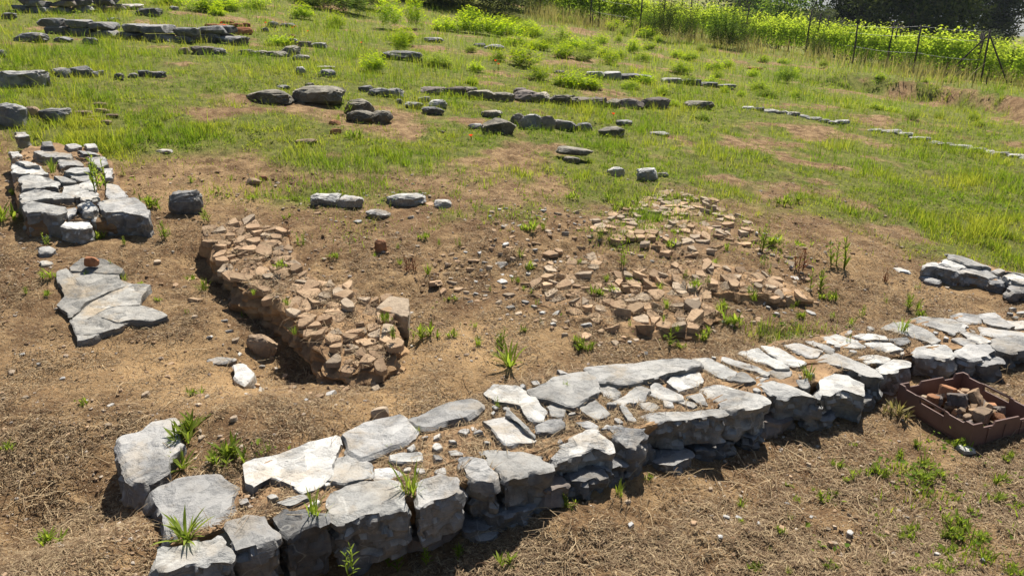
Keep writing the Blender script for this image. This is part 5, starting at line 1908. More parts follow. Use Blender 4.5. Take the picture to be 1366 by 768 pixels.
# ================================================================ weeds: one thing each
def strip_leaf(acc, base, az, L, wd, lean, droop, tint, segs=4, fold=.25):
    """one bent lance leaf"""
    pts = []
    ca_, sa_ = math.cos(az), math.sin(az)
    el = math.pi / 2 - lean
    x = z = 0.0
    for k_ in range(segs + 1):
        f = k_ / segs
        w = wd * (math.sin(math.pi * (0.12 + .88 * f)) ** .8) * .5 if k_ < segs else 0
        c = np.array([base[0] + ca_ * x, base[1] + sa_ * x, base[2] + z])
        s = np.array([-sa_, ca_, 0]) * w
        up = np.array([-ca_ * math.sin(el), -sa_ * math.sin(el), math.cos(el)]) * w * fold
        pts += [c - s + up, c, c + s + up]
        x += math.cos(el) * L / segs
        z += math.sin(el) * L / segs
        el -= droop / segs
    Q = []
    for k_ in range(segs):
        Q += [(3 * k_, 3 * k_ + 1, 3 * k_ + 4, 3 * k_ + 3), (3 * k_ + 1, 3 * k_ + 2, 3 * k_ + 5, 3 * k_ + 4)]
    acc.add(np.array(pts), Q, None, np.full(len(pts), tint))


def weed_mesh(kind, h, seed):
    r_ = random.Random(seed)
    acc = Acc()
    if kind == 'rosette':
        for i in range(r_.randint(20, 32)):
            L = h * r_.uniform(.6, 1.15)
            strip_leaf(acc, (r_.gauss(0, h * .05), r_.gauss(0, h * .05), 0), r_.uniform(0, 6.28), L, L * r_.uniform(.06, .10), r_.uniform(.1, 1.0), r_.uniform(.2, 1.1), r_.random())
    elif kind == 'tuft':
        for i in range(r_.randint(26, 40)):
            L = h * r_.uniform(.5, 1.1)
            strip_leaf(acc, (r_.gauss(0, h * .09), r_.gauss(0, h * .09), 0), r_.uniform(0, 6.28), L, L * r_.uniform(.035, .065), r_.uniform(.02, .6), r_.uniform(.1, .8), r_.random(), 3)
    elif kind in ('upright', 'dock'):
        for s_ in range(r_.randint(2, 5)):
            hh = h * r_.uniform(.55, 1.05)
            bx, by = r_.gauss(0, h * .12), r_.gauss(0, h * .12)
            lx, ly = r_.gauss(0, .10), r_.gauss(0, .10)
            path = [(bx + lx * hh * f * f, by + ly * hh * f * f, hh * f) for f in (0, .35, .7, 1)]
            V, Q, T = tube(path, [h * .014, h * .012, h * .009, h * .004], 5)
            acc.add(V, Q, T, np.full(len(V), .3))
            nl = r_.randint(9, 15)
            for i in range(nl):
                f = .08 + .92 * i / nl
                c = (bx + lx * hh * f * f, by + ly * hh * f * f, hh * f)
                L = h * r_.uniform(.20, .34) * (1.15 - .6 * f)
                strip_leaf(acc, c, i * 2.4 + r_.uniform(-.5, .5), L, L * r_.uniform(.16, .26), r_.uniform(.35, 1.0), r_.uniform(.1, .7), r_.random(), 3)
    elif kind == 'clump':
        for s_ in range(r_.randint(7, 12)):
            hh = h * r_.uniform(.4, 1.0)
            bx, by = r_.gauss(0, h * .35), r_.gauss(0, h * .25)
            for i in range(r_.randint(7, 11)):
                L = hh * r_.uniform(.5, .9)
                strip_leaf(acc, (bx, by, hh * r_.uniform(0, .4)), r_.uniform(0, 6.28), L, L * r_.uniform(.11, .19), r_.uniform(.1, 1.0), r_.uniform(.1, .6), r_.random(), 3)
    return acc.mesh('weed')


def weed(px, py, hpx, kind, label, group=None, mt=None, z=None, name='weed', cat='weed'):
    if z is None:
        p_, t_ = at(px, py)
        z_ = float(lift_cores(np.array([p_[0]]), np.array([p_[1]]), np.array([p_[2]]))[0])
        if z_ > p_[2] + .03:
            q_ = pixpoly_xy([(px, py)], z_)[0]
            p_ = np.array([q_[0], q_[1], z_])
    else:
        z = z - ZT + ztp(px)
        p_ = pixpoly_xy([(px, py)], z)[0]
        t_ = p_[1] * cP - (p_[2] - CAMZ) * sP
    h = hpx * t_ / F * 1.0
    o_ = obj(name, weed_mesh(kind, h, nseed()), mt or ('dockred' if kind == 'dock' else 'weed'), None, (p_[0], p_[1], p_[2] - .004))
    return tag(o_, label, cat, group)


weed(248, 720, 46, 'rosette', 'bright green lance leaved tuft on the edge of the broad corner slab', z=.185)
weed(420, 690, 46, 'tuft', 'spiky green tuft in the earth between wall stones, left of the big white topped stone', z=ZT - .01)
weed(547, 660, 48, 'tuft', 'yellow green tuft in the joint right of the big white topped stone', z=ZT - .02)
weed(250, 586, 46, 'clump', 'dense upright green plant beside the upper right corner of the veined slab')
weed(245, 628, 32, 'rosette', 'small leafy tuft between the two corner slabs')
weed(318, 622, 36, 'clump', 'broad clump of pale green leaves behind the left end of the long wall')
weed(296, 622, 26, 'clump', 'smaller clump of leaves left of the broad clump behind the long wall')
weed(358, 612, 22, 'upright', 'thin upright sprout right of the broad clump behind the long wall')
weed(72, 724, 26, 'clump', 'low round leaved plant alone on the straw at the lower left')
weed(262, 528, 16, 'clump', 'small bright plant on the bare soil above the veined slab')
weed(112, 542, 14, 'clump', 'tiny bright plant on the straw at the left below the flagstone')
weed(6, 598, 14, 'clump', 'tiny yellow green plant at the left edge of the straw')
weed(680, 492, 38, 'rosette', 'large leaved rosette on the bare soil behind the middle of the long wall')
weed(664, 470, 36, 'upright', 'upright leafy plant just behind the large rosette')
weed(564, 450, 28, 'clump', 'leafy clump right of the squared grey block')
weed(524, 452, 20, 'upright', 'small sprout on the end of the narrow tile footing', z=None)
weed(465, 510, 22, 'upright', 'small green plant at the front foot of the narrow tile footing')
weed(270, 378, 22, 'tuft', 'bright green tuft left of the narrow tile footing')
weed(66, 374, 20, 'clump', 'yellow green plant left of the cracked flagstone')
weed(150, 360, 14, 'upright', 'tiny sprout at the back edge of the cracked flagstone', z=None)
weed(276, 300, 28, 'upright', 'fresh green sprig at the back end of the narrow tile footing')
weed(218, 322, 32, 'upright', 'leafy green sprig on the soil right of the left wall stub')
weed(70, 230, 22, 'tuft', 'green tuft growing between slabs on top of the left wall stub')
weed(132, 252, 42, 'upright', 'tall thin green plant on top of the left wall stub')
weed(8, 300, 30, 'clump', 'leafy green plant at the left edge beside the wall stub')
weed(64, 328, 20, 'upright', 'small weed at the foot of the left wall stub')
weed(160, 312, 22, 'upright', 'pale weed under the big slab of the left wall stub')
weed(202, 282, 22, 'clump', 'low leaves right of the big slab of the left wall stub')
weed(388, 332, 36, 'dock', 'dark red dock plant at the right side of the narrow tile footing', name='dock_plant', cat='plant')
weed(400, 328, 22, 'upright', 'green plant beside the dark red dock by the tile footing')
weed(548, 364, 30, 'dock', 'dark red dock plant on the bare soil in the middle', name='dock_plant', cat='plant')
weed(1066, 362, 34, 'dock', 'rust red seed stalk right of the tile beds', name='dock_plant', cat='plant')
weed(1179, 378, 20, 'dock', 'small rust red stalk on bare soil left of the right wall stub', name='dock_plant', cat='plant')
weed(1118, 360, 52, 'upright', 'tall thin green stalk on bare soil beyond the long wall')
weed(1094, 388, 44, 'upright', 'thin green stalk right of the rust red seed stalk')
weed(1212, 412, 34, 'upright', 'single green sprout on bare soil behind the right part of the long wall')
weed(825, 355, 36, 'upright', 'bright green plant among the shards in front of the upper tile bed')
weed(800, 320, 22, 'upright', 'upright green plant left of the upper tile bed')
weed(1012, 338, 40, 'upright', 'bushy green weed at the right end of the upper tile bed')
weed(970, 338, 16, 'tuft', 'small tuft under the ledge of the upper tile bed')
weed(893, 455, 32, 'upright', 'green weed at the front edge of the low tile bed')
weed(1204, 442, 26, 'tuft', 'bright tuft rising from the back of the long wall', z=ZT - .01)
weed(1133, 458, 14, 'upright', 'tiny sprout in a joint of the long wall', z=ZT - .01)
weed(1078, 506, 26, 'tuft', 'spreading pale green tuft on top of the long wall near the middle', z=ZT - .01)
weed(756, 520, 16, 'upright', 'small sprout between pale stones on top of the long wall', z=ZT - .01)
weed(665, 545, 18, 'upright', 'small sprout at the edge of a white stone on the long wall', z=ZT - .01)
weed(558, 578, 14, 'tuft', 'small tuft beside the oval slab of the long wall', z=ZT - .01)
weed(521, 600, 18, 'upright', 'thin sprout below the oval slab of the long wall', z=ZT - .01)
weed(463, 766, 46, 'upright', 'tall green stalk before the wall at the lower edge of the picture')
weed(527, 764, 60, 'upright', 'tall grass stalk rising in front of the big white topped stone')
weed(568, 752, 36, 'upright', 'leafy stalk in front of the low stone at the wall foot')
weed(615, 735, 18, 'clump', 'small green plant at the foot of the long wall')
weed(752, 672, 26, 'upright', 'slim green plant in the shade at the foot of the long wall')
weed(760, 678, 12, 'clump', 'tiny bright plant at the shadow edge in front of the long wall')
weed(678, 745, 22, 'clump', 'loose low plant on the straw in the lower middle')
weed(826, 664, 24, 'tuft', 'low tuft at the shadow edge in front of the long wall')
weed(866, 640, 10, 'clump', 'tiny plant at the shadow edge before a wedge shaped wall stone')
weed(1116, 622, 14, 'clump', 'small bright plant on the straw left of the crate')
weed(1310, 592, 30, 'upright', 'dark green weed at the front corner of the crate')
weed(1195, 560, 26, 'clump', 'spreading yellowish plant at the left corner of the crate', mt='drygrass')
weed(1200, 508, 18, 'clump', 'dry orange brown plant between the wall and the crate', mt='dockred')
weed(1268, 700, 26, 'clump', 'bright green plant at the lower right on the straw')
weed(1270, 716, 22, 'clump', 'second bright green plant just below another at the lower right')
weed(1300, 722, 20, 'clump', 'low green plant near the lower right corner')
weed(460, 152, 34, 'upright', 'bright green bushy weed between the large dark boulder and the trio')
weed(205, 172, 18, 'clump', 'leafy dark green plant right of the dry heap')
weed(468, 186, 18, 'clump', 'yellowish plant with red leaves below the trio of boulders')

for i in range(70):
    px, py = random.uniform(560, 1080), random.uniform(262, 470)
    p_, t_ = at(px, py)
    if blocked(np.array([p_[0]]), np.array([p_[1]]))[0]:
        continue
    weed(px, py, random.uniform(9, 19), random.choice(['upright', 'tuft', 'clump']), 'small green weed sprouting on the bare soil around the tile beds', 'small weeds around the tile beds')
for i in range(26):
    px = random.uniform(820, 1240)
    py = 470 - (px - 820) * .12 + random.uniform(-45, 5)
    p_, t_ = at(px, py)
    if blocked(np.array([p_[0]]), np.array([p_[1]]))[0] or any(inpoly(np.array([p_[0]]), np.array([p_[1]]), c[0])[0] for c in CORES):
        continue
    weed(px, py, random.uniform(10, 22), random.choice(['upright', 'tuft', 'clump']), 'green weed in the strip of soil behind the right half of the long wall', 'weeds behind the right half of the wall')
for i in range(90):
    px = random.uniform(880, 1366)
    py = random.uniform(590, 768)
    if random.random() > (px - 850) / 500 or px < 1000 and py < 640:
        continue
    weed(px, py, random.uniform(8, 20), random.choice(['clump', 'tuft', 'clump']), 'small green weed on the strawy ground in front of the crate', 'small weeds at the lower right')
for i in range(46):
    px, py = random.uniform(0, 560), random.uniform(235, 470)
    p_, t_ = at(px, py)
    if blocked(np.array([p_[0]]), np.array([p_[1]]))[0]:
        continue
    weed(px, py, random.uniform(7, 15), random.choice(['upright', 'tuft', 'clump']), 'small green weed on the dry ground between the left wall stub and the footing', 'small weeds on the left dry ground')


# ================================================================ spurge bushes on the slope
def spurge_mesh(seed, nst=70, leaves=9, lsz=.11, flat=.75):
    """unit dome of leafy stems"""
    r_ = np.random.default_rng(seed)
    C, L, Wd, D, Tn = [], [], [], [], []
    a = r_.uniform(0, 2 * math.pi, nst)
    rad = np.sqrt(r_.random(nst)) * .5
    dirx, diry = np.cos(a) * rad * 1.1, np.sin(a) * rad * 1.1
    lump = 1 + .28 * np.sin(a * r_.integers(2, 4) + r_.uniform(0, 6)) * r_.uniform(.4, 1)
    dirx, diry = dirx * lump, diry * lump
    zt = np.sqrt(np.maximum(.02, 1 - (rad / .56) ** 2)) * flat * r_.uniform(.45, 1.12, nst)
    for i in range(nst):
        for k_ in range(leaves):
            f = .35 + .65 * (k_ + r_.random() * .6) / leaves
            f = min(f, 1)
            c = np.array([dirx[i] * f ** .8, diry[i] * f ** .8, zt[i] * f])
            an = k_ * 2.4 + r_.random()
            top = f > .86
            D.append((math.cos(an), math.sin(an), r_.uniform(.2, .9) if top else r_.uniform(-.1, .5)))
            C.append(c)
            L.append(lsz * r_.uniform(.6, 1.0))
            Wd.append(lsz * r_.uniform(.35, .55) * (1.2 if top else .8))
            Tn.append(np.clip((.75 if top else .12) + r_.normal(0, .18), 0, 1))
    C, D = np.array(C), np.array(D)
    V, T, tt = leaf_cards(C, np.array(L), np.array(Wd), D, np.tile([[0, 0, 1.]], (len(C), 1)), np.array(Tn))
    return np_mesh('spurge_bush', V, None, T, attrs={'tint': tt}, smooth=False)


SPV = [spurge_mesh(500 + i, nst=r) for i, r in enumerate((120, 140, 110, 150, 125))]
SPV += [spurge_mesh(520 + i, nst=90 + 20 * i) for i in range(2)]
for i, s_ in enumerate(SPV):
    s_.materials.append(M['spurge'] if i < 5 else M['weed'])


def spurge(px, py, w, h, label, group, mesh=None, mt=None, name='spurge_bush', cat='bush'):
    p_, t_ = at(px, py)
    o_ = obj(name, mesh or random.choice(SPV))
    s = w * t_ / F * 1.05
    o_.location = (p_[0], p_[1] + s * .3, p_[2] - .02)
    o_.scale = (s, s * random.uniform(.8, 1.0), h * t_ / F * 1.55)
    o_.rotation_euler = (0, 0, random.uniform(0, 6.28))
    return tag(o_, label, cat, group)


GS = 'spurge bushes on the green slope'
LS = 'rounded yellow green spurge bush in the big patch on the slope below the vineyard'
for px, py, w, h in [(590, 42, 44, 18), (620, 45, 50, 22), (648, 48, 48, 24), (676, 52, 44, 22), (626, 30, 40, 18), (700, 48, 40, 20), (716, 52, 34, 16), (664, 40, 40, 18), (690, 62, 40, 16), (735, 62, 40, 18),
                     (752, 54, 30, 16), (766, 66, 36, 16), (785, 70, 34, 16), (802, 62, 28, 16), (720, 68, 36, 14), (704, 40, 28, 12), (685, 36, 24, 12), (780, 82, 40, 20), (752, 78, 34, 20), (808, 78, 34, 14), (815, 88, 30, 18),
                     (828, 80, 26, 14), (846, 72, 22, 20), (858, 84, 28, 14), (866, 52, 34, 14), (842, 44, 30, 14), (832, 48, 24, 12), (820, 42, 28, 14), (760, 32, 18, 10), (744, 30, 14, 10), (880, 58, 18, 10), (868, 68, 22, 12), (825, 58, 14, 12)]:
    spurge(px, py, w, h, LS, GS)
LS2 = 'small yellow green spurge bush standing apart on the green slope'
for px, py, w, h in [(700, 92, 44, 26), (718, 108, 34, 20), (770, 120, 50, 24), (790, 122, 34, 16), (750, 116, 28, 18), (842, 122, 30, 14), (862, 112, 34, 14), (628, 70, 20, 12), (582, 90, 44, 18), (498, 98, 38, 26), (538, 62, 40, 24),
                     (628, 114, 22, 12), (635, 96, 24, 14), (664, 84, 28, 16), (690, 74, 26, 14), (905, 78, 22, 12), (922, 82, 28, 14), (938, 68, 18, 10), (910, 100, 34, 18), (920, 114, 22, 16), (955, 96, 28, 14), (950, 114, 20, 12), (958, 108, 22, 14),
                     (972, 92, 18, 12), (1006, 104, 18, 12), (1015, 122, 28, 12), (1026, 130, 36, 14), (1044, 104, 16, 10), (1062, 104, 16, 12), (1020, 84, 18, 10), (1048, 86, 20, 8), (1100, 90, 16, 10), (1062, 130, 20, 10),
                     (885, 128, 24, 12), (900, 142, 20, 10), (938, 160, 24, 12), (968, 124, 18, 10), (990, 130, 16, 9), (1130, 145, 24, 8), (1172, 148, 26, 10), (1220, 162, 22, 16), (1196, 150, 26, 8), (1255, 158, 16, 12), (1302, 162, 18, 12), (1312, 170, 14, 10),
                     (1192, 98, 16, 10), (1270, 112, 18, 10), (1338, 120, 22, 10), (1176, 104, 14, 6), (1236, 110, 12, 6), (1308, 206, 26, 10), (1262, 102, 12, 6)]:
    spurge(px, py, w, h, LS2, 'small spurge bushes dotted over the slope')
spurge(372, 62, 44, 14, 'low yellow green bush right of the terracotta tile heap', None)
spurge(400, 27, 40, 20, 'rounded bright green bush above the poppies at the upper left', None)
spurge(445, 38, 32, 20, 'bright green bush right of the rounded one above the poppies', None)
spurge(270, 18, 46, 22, 'bright green bush at the top above the curving block wall, left one', None)
spurge(300, 14, 40, 18, 'bright green bush at the top above the terracotta heap', None)
spurge(340, 12, 34, 16, 'bright green bush at the top, right of the one above the terracotta heap', None)
spurge(288, 22, 24, 12, 'low bright bush just behind the terracotta heap', None)
spurge(220, 8, 40, 14, 'green bush at the very top edge right of the higher wall', None)

BUV = [spurge_mesh(540 + i, nst=130, leaves=12, lsz=.085, flat=.95) for i in range(3)]
for b_ in BUV:
    b_.materials.append(M['bush'])
TKV = [spurge_mesh(560 + i, nst=170, leaves=12, lsz=.065, flat=1.0) for i in range(3)]
for b_ in TKV:
    b_.materials.append(M['thicket'])
SPT = [spurge_mesh(580 + i, nst=110, leaves=14, lsz=.085, flat=1.0) for i in range(2)]
for b_ in SPT:
    b_.materials.append(M['spurge'])
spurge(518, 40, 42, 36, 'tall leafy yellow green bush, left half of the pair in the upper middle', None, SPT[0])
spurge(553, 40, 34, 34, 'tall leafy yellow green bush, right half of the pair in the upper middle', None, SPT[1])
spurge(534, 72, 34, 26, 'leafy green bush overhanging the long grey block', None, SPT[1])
spurge(1050, 112, 34, 20, 'dark green round shrub at the left end of the cut bank', None, BUV[0])
for px, py, w, h in [(460, 20, 60, 30), (490, 14, 50, 30), (430, 14, 60, 26), (410, 6, 50, 20), (575, 12, 50, 22), (600, 15, 60, 30), (640, 18, 70, 40), (680, 24, 60, 40), (660, 14, 70, 36), (615, 8, 60, 30), (700, 18, 60, 34), (725, 16, 50, 34), (590, 8, 60, 30), (550, 6, 60, 26)]:
    spurge(px, py, w * 1.2, h * 1.1, 'dark green bush in the scrub along the top edge left of the vineyard', 'scrub bushes along the top edge', random.choice(TKV if px > 570 else BUV), name='scrub_bush')
for px, py, w, h in [(880, 55, 36, 44), (895, 58, 30, 46), (918, 58, 34, 40), (958, 64, 40, 42), (980, 68, 46, 40), (992, 66, 34, 36), (1018, 62, 34, 28), (1090, 78, 30, 22), (1160, 88, 34, 30), (1095, 68, 24, 18), (865, 48, 26, 28), (1120, 78, 26, 22),
                     (1250, 98, 34, 34), (1270, 104, 30, 36), (1185, 88, 30, 22), (1200, 92, 30, 20), (1290, 106, 30, 22), (1330, 108, 26, 18)]:
    spurge(px, py, w, h, 'dark leafy bush growing along the vineyard fence', 'bushes along the vineyard fence', random.choice(BUV + TKV), name='fence_bush')


# tall dry grass along the fence
def tallgrass():
    X, Y, Z, t = scatter_px(110000, 700, 1500, -2, 125)
    px, py, tt = project(X, Y, Z)
    yc = np.interp(px, [680, 760, 853, 985, 1055, 1137, 1217, 1308, 1366, 1500], [14, 28, 40, 60, 66, 80, 94, 106, 110, 120])
    dd = (py - yc)
    p = np.exp(-(dd / 9) ** 2) * np.clip(.6 + 1.2 * fbm2(X, Y, 1.6, 3, 401), .05, 1)
    keep = rng.random(len(X)) < p
    X, Y, Z, t = X[keep], Y[keep], Z[keep], t[keep]
    n = len(X)
    h = rng.uniform(.25, .75, n)
    me = blade_mesh('tall_grass', np.stack([X, Y, Z], -1), h, np.clip(rng.uniform(.012, .022, n), 0, 1), np.abs(rng.normal(.35, .25, n)), rng.uniform(0, 6.28, n), rng.random(n), segs=3)
    tag(obj('tall_grass', me, 'drygrass'), 'tall pale withered grass along the vineyard fence', 'tall grass', kind='stuff')


tallgrass()

# ================================================================ poppies
for px, py, hp in [(300, 36, 5), (355, 34, 5), (391, 40, 5), (394, 37, 4), (411, 44, 4), (482, 58, 4), (665, 88, 4), (661, 84, 4), (818, 155, 5), (296, 33, 4), (275, 41, 4), (628, 181, 4)]:
    p_, t_ = at(px, py + 5)
    e_ = empty('poppy', tuple(p_), 'red poppy flowering in the grass of the upper slope', 'poppy', 'red poppies on the slope')
    h_ = 6 * t_ / F
    V, Q, T = tube([(0, 0, 0), (.005, 0, h_ * .5), (.0, .01, h_)], .004, 5)
    obj('stem', np_mesh('stem', V, Q, T, attrs={'tint': np.zeros(len(V))}), 'weed', e_)
    C = np.zeros((5, 3)) + [0, .01, h_]
    an = np.arange(5) * 1.257
    V, T, tt = leaf_cards(C, np.full(5, .026 + .0004 * t_), np.full(5, .032), np.stack([np.cos(an), np.sin(an), np.full(5, .8)], -1), np.tile([[0, 0, 1.]], (5, 1)), rng.random(5))
    obj('petals', np_mesh('petals', V, None, T, attrs={'tint': tt}), 'petal', e_)

# ================================================================ vineyard fence
fp0, _ = at(1055, 69)
fence = empty('wire_fence', tuple(fp0), 'rusty post and wire fence with a braced end post along the vineyard', 'fence', kind='thing')


def fpost(px, py, tx, ty, rad=.026, name='post', topz=None):
    p_, t_ = at(px, py)
    d = ray(tx, ty)
    tt = (p_[1]) / d[1]
    top = np.array([d[0] * tt, p_[1], CAMZ + d[2] * tt])
    top[0] = p_[0] + np.clip(top[0] - p_[0], -.25, .25)
    pth = np.array([p_ - [0, 0, .1], .5 * (p_ + top) + [rng.normal(0, .012), 0, 0], top])
    V, Q, T = tube(pth - fp0, rad, 6)
    obj(name, np_mesh(name, V, Q, T), 'post', fence)
    return top, p_


tops = []
for a in [(787, 36, 790, -12), (853, 46, 857, -2), (880, 40, 882, -2), (920, 52, 923, 0), (984, 56, 986, 8), (1058, 69, 1064, 28), (1137, 86, 1144, 34), (1217, 100, 1229, 34), (1308, 113, 1321, 40)]:
    tops.append(fpost(*a))
ap = tops[-1][0]
for px, py in [(1256, 104), (1347, 116)]:
    p_, t_ = at(px, py)
    V, Q, T = tube(np.array([p_ - [0, 0, .05], ap - [0, 0, .12]]) - fp0, .024, 6)
    obj('brace', np_mesh('brace', V, Q, T), 'post', fence)
for f in (.985, .80, .45):
    pth = []
    for (t1, b1), (t2, b2) in zip(tops[:-1], tops[1:]):
        for s in np.linspace(0, 1, 5)[:-1]:
            A_, B_ = b1 + (t1 - b1) * f, b2 + (t2 - b2) * f
            pth.append(A_ * (1 - s) + B_ * s - [0, 0, .05 * 4 * s * (1 - s)])
    pth.append(tops[-1][1] + (tops[-1][0] - tops[-1][1]) * f)
    V, Q, T = tube(np.array(pth) - fp0, .0035, 4)
    obj('wire', np_mesh('wire', V, Q, T), 'wire', fence)

# ================================================================ vineyard
def vine_mesh(seed):
    r_ = np.random.default_rng(seed)
    n = 700
    # foliage spread along the trellis (x) with shoots rising above
    C = np.stack([r_.uniform(-.75, .75, n), r_.normal(0, .20, n), np.clip(r_.normal(.95, .30, n), .35, 1.65)], -1)
    sh = 40
    for s in range(sh):
        x0, hh = r_.uniform(-.75, .75), r_.uniform(1.3, 1.95)
        k_ = 7
        lx, ly = r_.normal(0, .15), r_.normal(0, .15)
        f = np.linspace(0, 1, k_)
        C = np.vstack([C, np.stack([x0 + lx * f, r_.normal(0, .1) + ly * f, 1.0 + (hh - 1.0) * f], -1)])
    n = len(C)
    D = r_.normal(0, 1, (n, 3))
    D[:, 2] = D[:, 2] * .5 - .15
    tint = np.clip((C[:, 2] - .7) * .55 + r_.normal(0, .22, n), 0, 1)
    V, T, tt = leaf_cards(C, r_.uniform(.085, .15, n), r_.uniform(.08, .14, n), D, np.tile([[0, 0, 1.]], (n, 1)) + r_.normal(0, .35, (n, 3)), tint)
    fo = np_mesh('foliage', V, None, T, attrs={'tint': tt}, smooth=False)
    V, Q, T = tube([(0, 0, -.1), (.03, .02, .3), (-.02, 0, .6), (.04, .01, .85)], [.04, .032, .03, .022], 6)
    tr = np_mesh('trunk', V, Q, T)
    return fo, tr


VN = [vine_mesh(700 + i) for i in range(4)]
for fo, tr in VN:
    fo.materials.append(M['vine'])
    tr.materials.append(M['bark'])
# rows run parallel to the fence, beyond it
A0 = tops[-1][1][:2] + np.array([6, -3.5])
B0 = tops[0][1][:2] + np.array([-3.5, 1.4])
dirv = (B0 - A0) / np.linalg.norm(B0 - A0)
nrm_ = np.array([-dirv[1], dirv[0]])
if nrm_[1] < 0:
    nrm_ = -nrm_
RL = np.linalg.norm(B0 - A0)
for rw_ in range(5):
    u = 0.0
    while u < RL + rw_ * 2.2:
        p = A0 + dirv * u + nrm_ * (1.7 + 2.1 * rw_)
        z = float(h_full(p[0:1], p[1:2])[0])
        fo, tr = random.choice(VN)
        g_ = 'vines of the vineyard row %s' % ('nearest the fence' if rw_ == 0 else 'behind the first')
        e_ = empty('grapevine', (p[0], p[1], z), 'leafy bright green grapevine in the row nearest the wire fence' if rw_ == 0 else 'leafy bright green grapevine in the rows behind the first one',
                   'grapevine', 'grapevines in the first row' if rw_ == 0 else 'grapevines in the further rows', rz=math.atan2(dirv[1], dirv[0]) + random.uniform(-.1, .1))
        sc = random.uniform(.58, .84)
        e_.scale = (sc, sc, sc * random.uniform(.9, 1.08))
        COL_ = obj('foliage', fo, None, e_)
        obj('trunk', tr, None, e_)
        u += 1.15 * random.uniform(.85, 1.2)
    for u in np.arange(4.5, RL, 2.6):
        if rw_ > 2:
            break
        p = A0 + dirv * u + nrm_ * (1.7 + 2.1 * rw_)
        z = float(h_full(p[0:1], p[1:2])[0])
        V, Q, T = tube([(0, 0, -.1), (.02, 0, .9), (.05, 0, 1.5)], .024, 6)
        o_ = obj('vine_stake', np_mesh('vine_stake', V, Q, T), 'post', None, (p[0], p[1], z))
        tag(o_, 'dark thin stake standing among the leaves of the vineyard rows', 'stake', 'stakes in the vineyard rows')


# ================================================================ trees at the far right
def tree(px, base_xy, hgt, crown, ncl, mt, label, seed, lsz=.28, name='tree', flat=1.0, low=.12, shape='oak', per=40):
    r_ = np.random.default_rng(seed)
    x, y = base_xy
    z = float(h_base(np.array([x]), np.array([y]))[0])
    e_ = empty(name, (x, y, z), label, 'tree', kind='thing')
    acc = Acc()
    pth = np.array([(0, 0, -.3), (r_.normal(0, .15), r_.normal(0, .15), hgt * .25), (r_.normal(0, .3), r_.normal(0, .3), hgt * .5), (r_.normal(0, .4), 0, hgt * .8)])
    V, Q, T = tube(pth, [hgt * .035, hgt * .028, hgt * .02, hgt * .008], 8)
    acc.add(V, Q, T)
    cen = []
    tries = 0
    while len(cen) < ncl and tries < ncl * 30:
        tries += 1
        v = r_.normal(0, 1, 3)
        v /= np.linalg.norm(v)
        rr = r_.random() ** .4
        c = v * rr * np.array([crown / 2, crown / 2, hgt * (1 - low) / 2 * flat])
        zc = hgt * (1 - (1 - low) / 2 * flat)
        c = c + [0, 0, zc]
        if shape == 'pine' and c[2] < zc - hgt * .03 and r_.random() < .8:
            continue
        cen.append(c)
    cen = np.array(cen)
    for c in cen[:: max(1, len(cen) // 9)]:
        s0 = pth[2] if shape != 'pine' else pth[2] * .9 + pth[3] * .1
        mid = .5 * (s0 + c) + r_.normal(0, .15, 3)
        V, Q, T = tube(np.array([s0, mid, c]), [hgt * .012, hgt * .008, hgt * .003], 5)
        acc.add(V, Q, T)
    obj('trunk', acc.mesh('trunk'), 'bark', e_)
    sz = crown * .10
    n = len(cen) * per
    off = r_.normal(0, 1, (n, 3))
    off /= np.linalg.norm(off, axis=1)[:, None]
    off *= (r_.random(n) ** .5)[:, None] * sz * np.array([1.2, 1.2, .8])
    C = np.repeat(cen, per, 0) + off
    D = off + r_.normal(0, sz * .4, (n, 3))
    tc = np.repeat(r_.normal(.35, .25, len(cen)), per)
    tint = np.clip(tc + r_.normal(0, .15, n) + .4 * off[:, 2] / sz, 0, 1)
    V, T, tt = leaf_cards(C, r_.uniform(.6, 1.1, n) * lsz, r_.uniform(.35, .6, n) * lsz, D, np.tile([[0, 0, 1.]], (n, 1)) + r_.normal(0, .5, (n, 3)), tint)
    obj('crown', np_mesh('crown', V, None, T, attrs={'tint': tt}, smooth=False), mt, e_)
    return e_


def xy_at(px, Y):
    return ((px - CX) / F * Y * 1.06, Y)


tree(0, xy_at(1155, 50), 9, 7.6, 320, 'tree', 'large dark evergreen tree directly behind the vineyard', 801, .34, low=.05)
tree(0, xy_at(1088, 56), 8, 6.0, 200, 'tree', 'dark tree behind the vineyard left of the large evergreen', 802, .34, low=.05)
tree(0, xy_at(1198, 54), 9, 4.6, 200, 'tree', 'dark dense tree right of the large evergreen behind the vineyard', 803, .32, low=.05)
tree(0, xy_at(1258, 62), 10, 3.6, 220, 'tree', 'black looking tree before the gap where the hazy hills show', 804, .32, low=.06)
tree(0, xy_at(1350, 74), 7.2, 8.5, 240, 'pine', 'umbrella shaped pine with a sunlit crown at the upper right corner', 805, .32, name='pine_tree', flat=.52, shape='pine', low=.05)
tree(0, xy_at(1398, 60), 3.4, 4, 110, 'tree', 'dark round tree at the right edge below the pine', 810, .3, low=.05)
tree(0, xy_at(1000, 58), 4.6, 7, 130, 'bush', 'broad green tree rising behind the upper part of the vineyard', 806, .3, low=.04)
tree(0, xy_at(960, 62), 5.6, 7, 120, 'tree', 'darker tree behind the vineyard at the top edge, left end of the tree line', 807, .3, low=.04)
tree(0, xy_at(1245, 44), 2.6, 2.6, 70, 'olive', 'small grey green olive tree in front of the dark tree line', 808, .16, name='olive_tree', low=.1)
tree(0, xy_at(1050, 48), 3.0, 2.6, 70, 'olive', 'small grey green olive tree behind the middle of the vineyard', 809, .16, name='olive_tree', low=.1)


